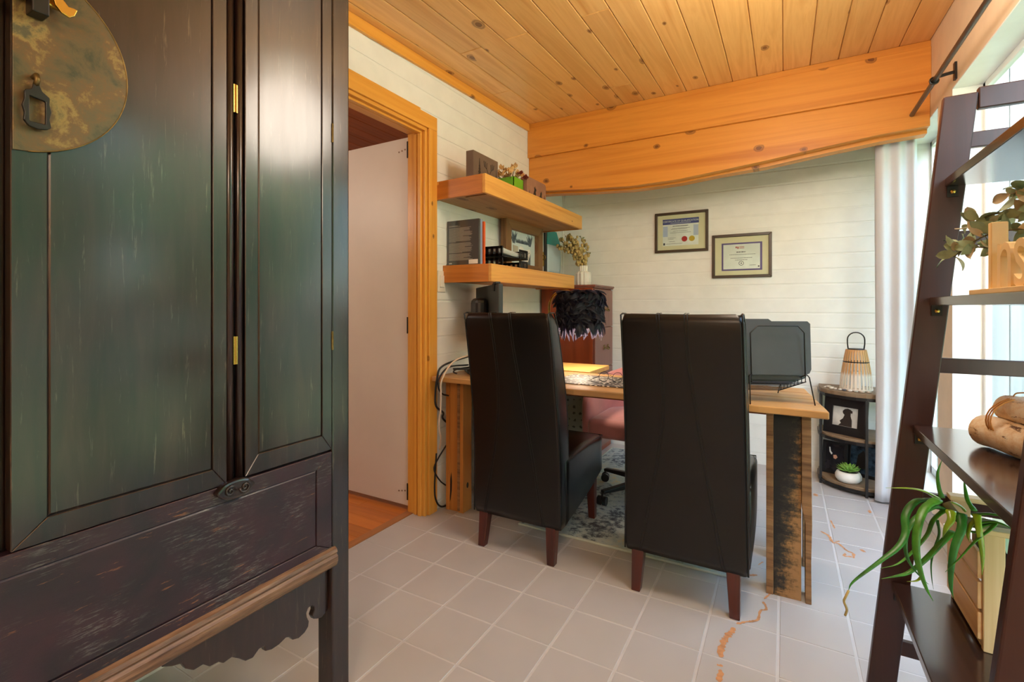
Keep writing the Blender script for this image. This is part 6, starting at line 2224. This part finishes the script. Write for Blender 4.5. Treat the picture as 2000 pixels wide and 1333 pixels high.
AL = [([(0.317, 1.5, 0.664), (0.284, 1.46, 0.688), (0.248, 1.42, 0.701), (0.202, 1.38, 0.706)], 0.011, 2),
      ([(0.331, 1.52, 0.66), (0.327, 1.53, 0.681), (0.329, 1.55, 0.711), (0.34, 1.56, 0.745)], 0.01, 0),
      ([(0.384, 1.5, 0.647), (0.377, 1.52, 0.663), (0.377, 1.54, 0.685), (0.377, 1.55, 0.707)], 0.01, 0),
      ([(0.307, 1.48, 0.663), (0.267, 1.44, 0.667), (0.241, 1.4, 0.646), (0.235, 1.37, 0.613), (0.216, 1.34, 0.59), (0.181, 1.31, 0.565), (0.131, 1.28, 0.522), (0.121, 1.275, 0.5)], 0.0165, 1),
      ([(0.321, 1.46, 0.656), (0.293, 1.43, 0.662), (0.263, 1.4, 0.647), (0.244, 1.38, 0.627), (0.235, 1.37, 0.598), (0.237, 1.36, 0.564), (0.252, 1.36, 0.537), (0.273, 1.36, 0.516)], 0.014, 1),
      ([(0.309, 1.46, 0.672), (0.279, 1.42, 0.662), (0.259, 1.38, 0.634), (0.252, 1.36, 0.591), (0.256, 1.35, 0.551), (0.268, 1.35, 0.509), (0.281, 1.36, 0.482)], 0.0175, 0),
      ([(0.327, 1.46, 0.658), (0.298, 1.44, 0.631), (0.282, 1.42, 0.6), (0.251, 1.4, 0.561), (0.222, 1.38, 0.537), (0.189, 1.36, 0.528)], 0.01, 0),
      ([(0.336, 1.46, 0.604), (0.311, 1.43, 0.587), (0.278, 1.4, 0.556), (0.244, 1.38, 0.525), (0.216, 1.36, 0.518), (0.188, 1.34, 0.514)], 0.013, 0),
      ([(0.307, 1.45, 0.629), (0.308, 1.44, 0.601), (0.298, 1.43, 0.571), (0.292, 1.43, 0.534), (0.293, 1.43, 0.499), (0.296, 1.43, 0.476)], 0.01, 1),
      ([(0.326, 1.43, 0.661), (0.322, 1.41, 0.648), (0.311, 1.4, 0.63), (0.305, 1.4, 0.609)], 0.014, 2),
      ([(0.344, 1.43, 0.657), (0.337, 1.4, 0.636), (0.322, 1.385, 0.597), (0.315, 1.38, 0.552), (0.315, 1.38, 0.51), (0.319, 1.38, 0.489)], 0.015, 1),
      ([(0.375, 1.44, 0.632), (0.398, 1.43, 0.649), (0.384, 1.41, 0.639), (0.357, 1.39, 0.618), (0.329, 1.38, 0.578), (0.303, 1.37, 0.546)], 0.01, 0),
      ([(0.367, 1.42, 0.665), (0.365, 1.4, 0.642), (0.367, 1.39, 0.606), (0.367, 1.385, 0.578), (0.366, 1.385, 0.55)], 0.011, 2),
      ([(0.367, 1.42, 0.654), (0.354, 1.41, 0.643), (0.347, 1.4, 0.623), (0.35, 1.4, 0.609)], 0.01, 2),
      ([(0.369, 1.46, 0.651), (0.392, 1.45, 0.661), (0.412, 1.44, 0.666), (0.426, 1.43, 0.681)], 0.01, 0),
      ([(0.373, 1.44, 0.64), (0.395, 1.43, 0.652), (0.412, 1.42, 0.652), (0.422, 1.41, 0.647)], 0.01, 0),
      ([(0.36, 1.47, 0.653), (0.351, 1.47, 0.663), (0.333, 1.46, 0.671), (0.321, 1.46, 0.66)], 0.01, 2),
      ([(0.384, 1.45, 0.626), (0.372, 1.45, 0.616), (0.349, 1.45, 0.622), (0.325, 1.45, 0.657)], 0.01, 0),
      ([(0.265, 1.38, 0.519), (0.255, 1.375, 0.511), (0.238, 1.37, 0.507)], 0.006, 2)]
for pts, r_, mi_ in AL:
    sp = spline(pts, 6)
    k = len(sp)
    rs = []
    for i in range(k):
        t_ = i / (k - 1)
        rs.append(max(0.0007, r_ * 0.56 * (1 - t_ ** 2.2) + (0.12 * r_ if i < 3 else 0)))
    put('leaf', M().tube(sp, rs, 9, flat=0.45), (ALOE, ALOED, ALOEY)[mi_], al, smooth=True)
put('dry_tip', M().tube(spline([(0.122, 1.274, 0.503), (0.1155, 1.27, 0.488), (0.113, 1.27, 0.478), (0.118, 1.27, 0.462), (0.115, 1.27, 0.448)], 4), 0.0024, 6), DRIED2, al, smooth=True, label='dried brown leaf tip')
tg = thing('plant_tag', (0.47, 1.46, 0.60), 'mint green plant tag reading Organic ALOE inside the crate opening', 'tag')
q = [(0.418, 0.628), (0.500, 0.628), (0.492, 0.566), (0.474, 0.552), (0.440, 0.552), (0.424, 0.580)]
put('card', M().prism(q, 1, 1.456, 1.4575), TAG, tg)
m = M()
add_text(m, 'Organic', 0.013, (0.432, 1.4555, 0.578), (1, 0, 0), (0, 0, 1), 0, 'LEFT')
add_text(m, 'ALOE', 0.016, (0.436, 1.4555, 0.560), (1, 0, 0), (0, 0, 1), 0, 'LEFT')
put('lettering', m, TAGI, tg)
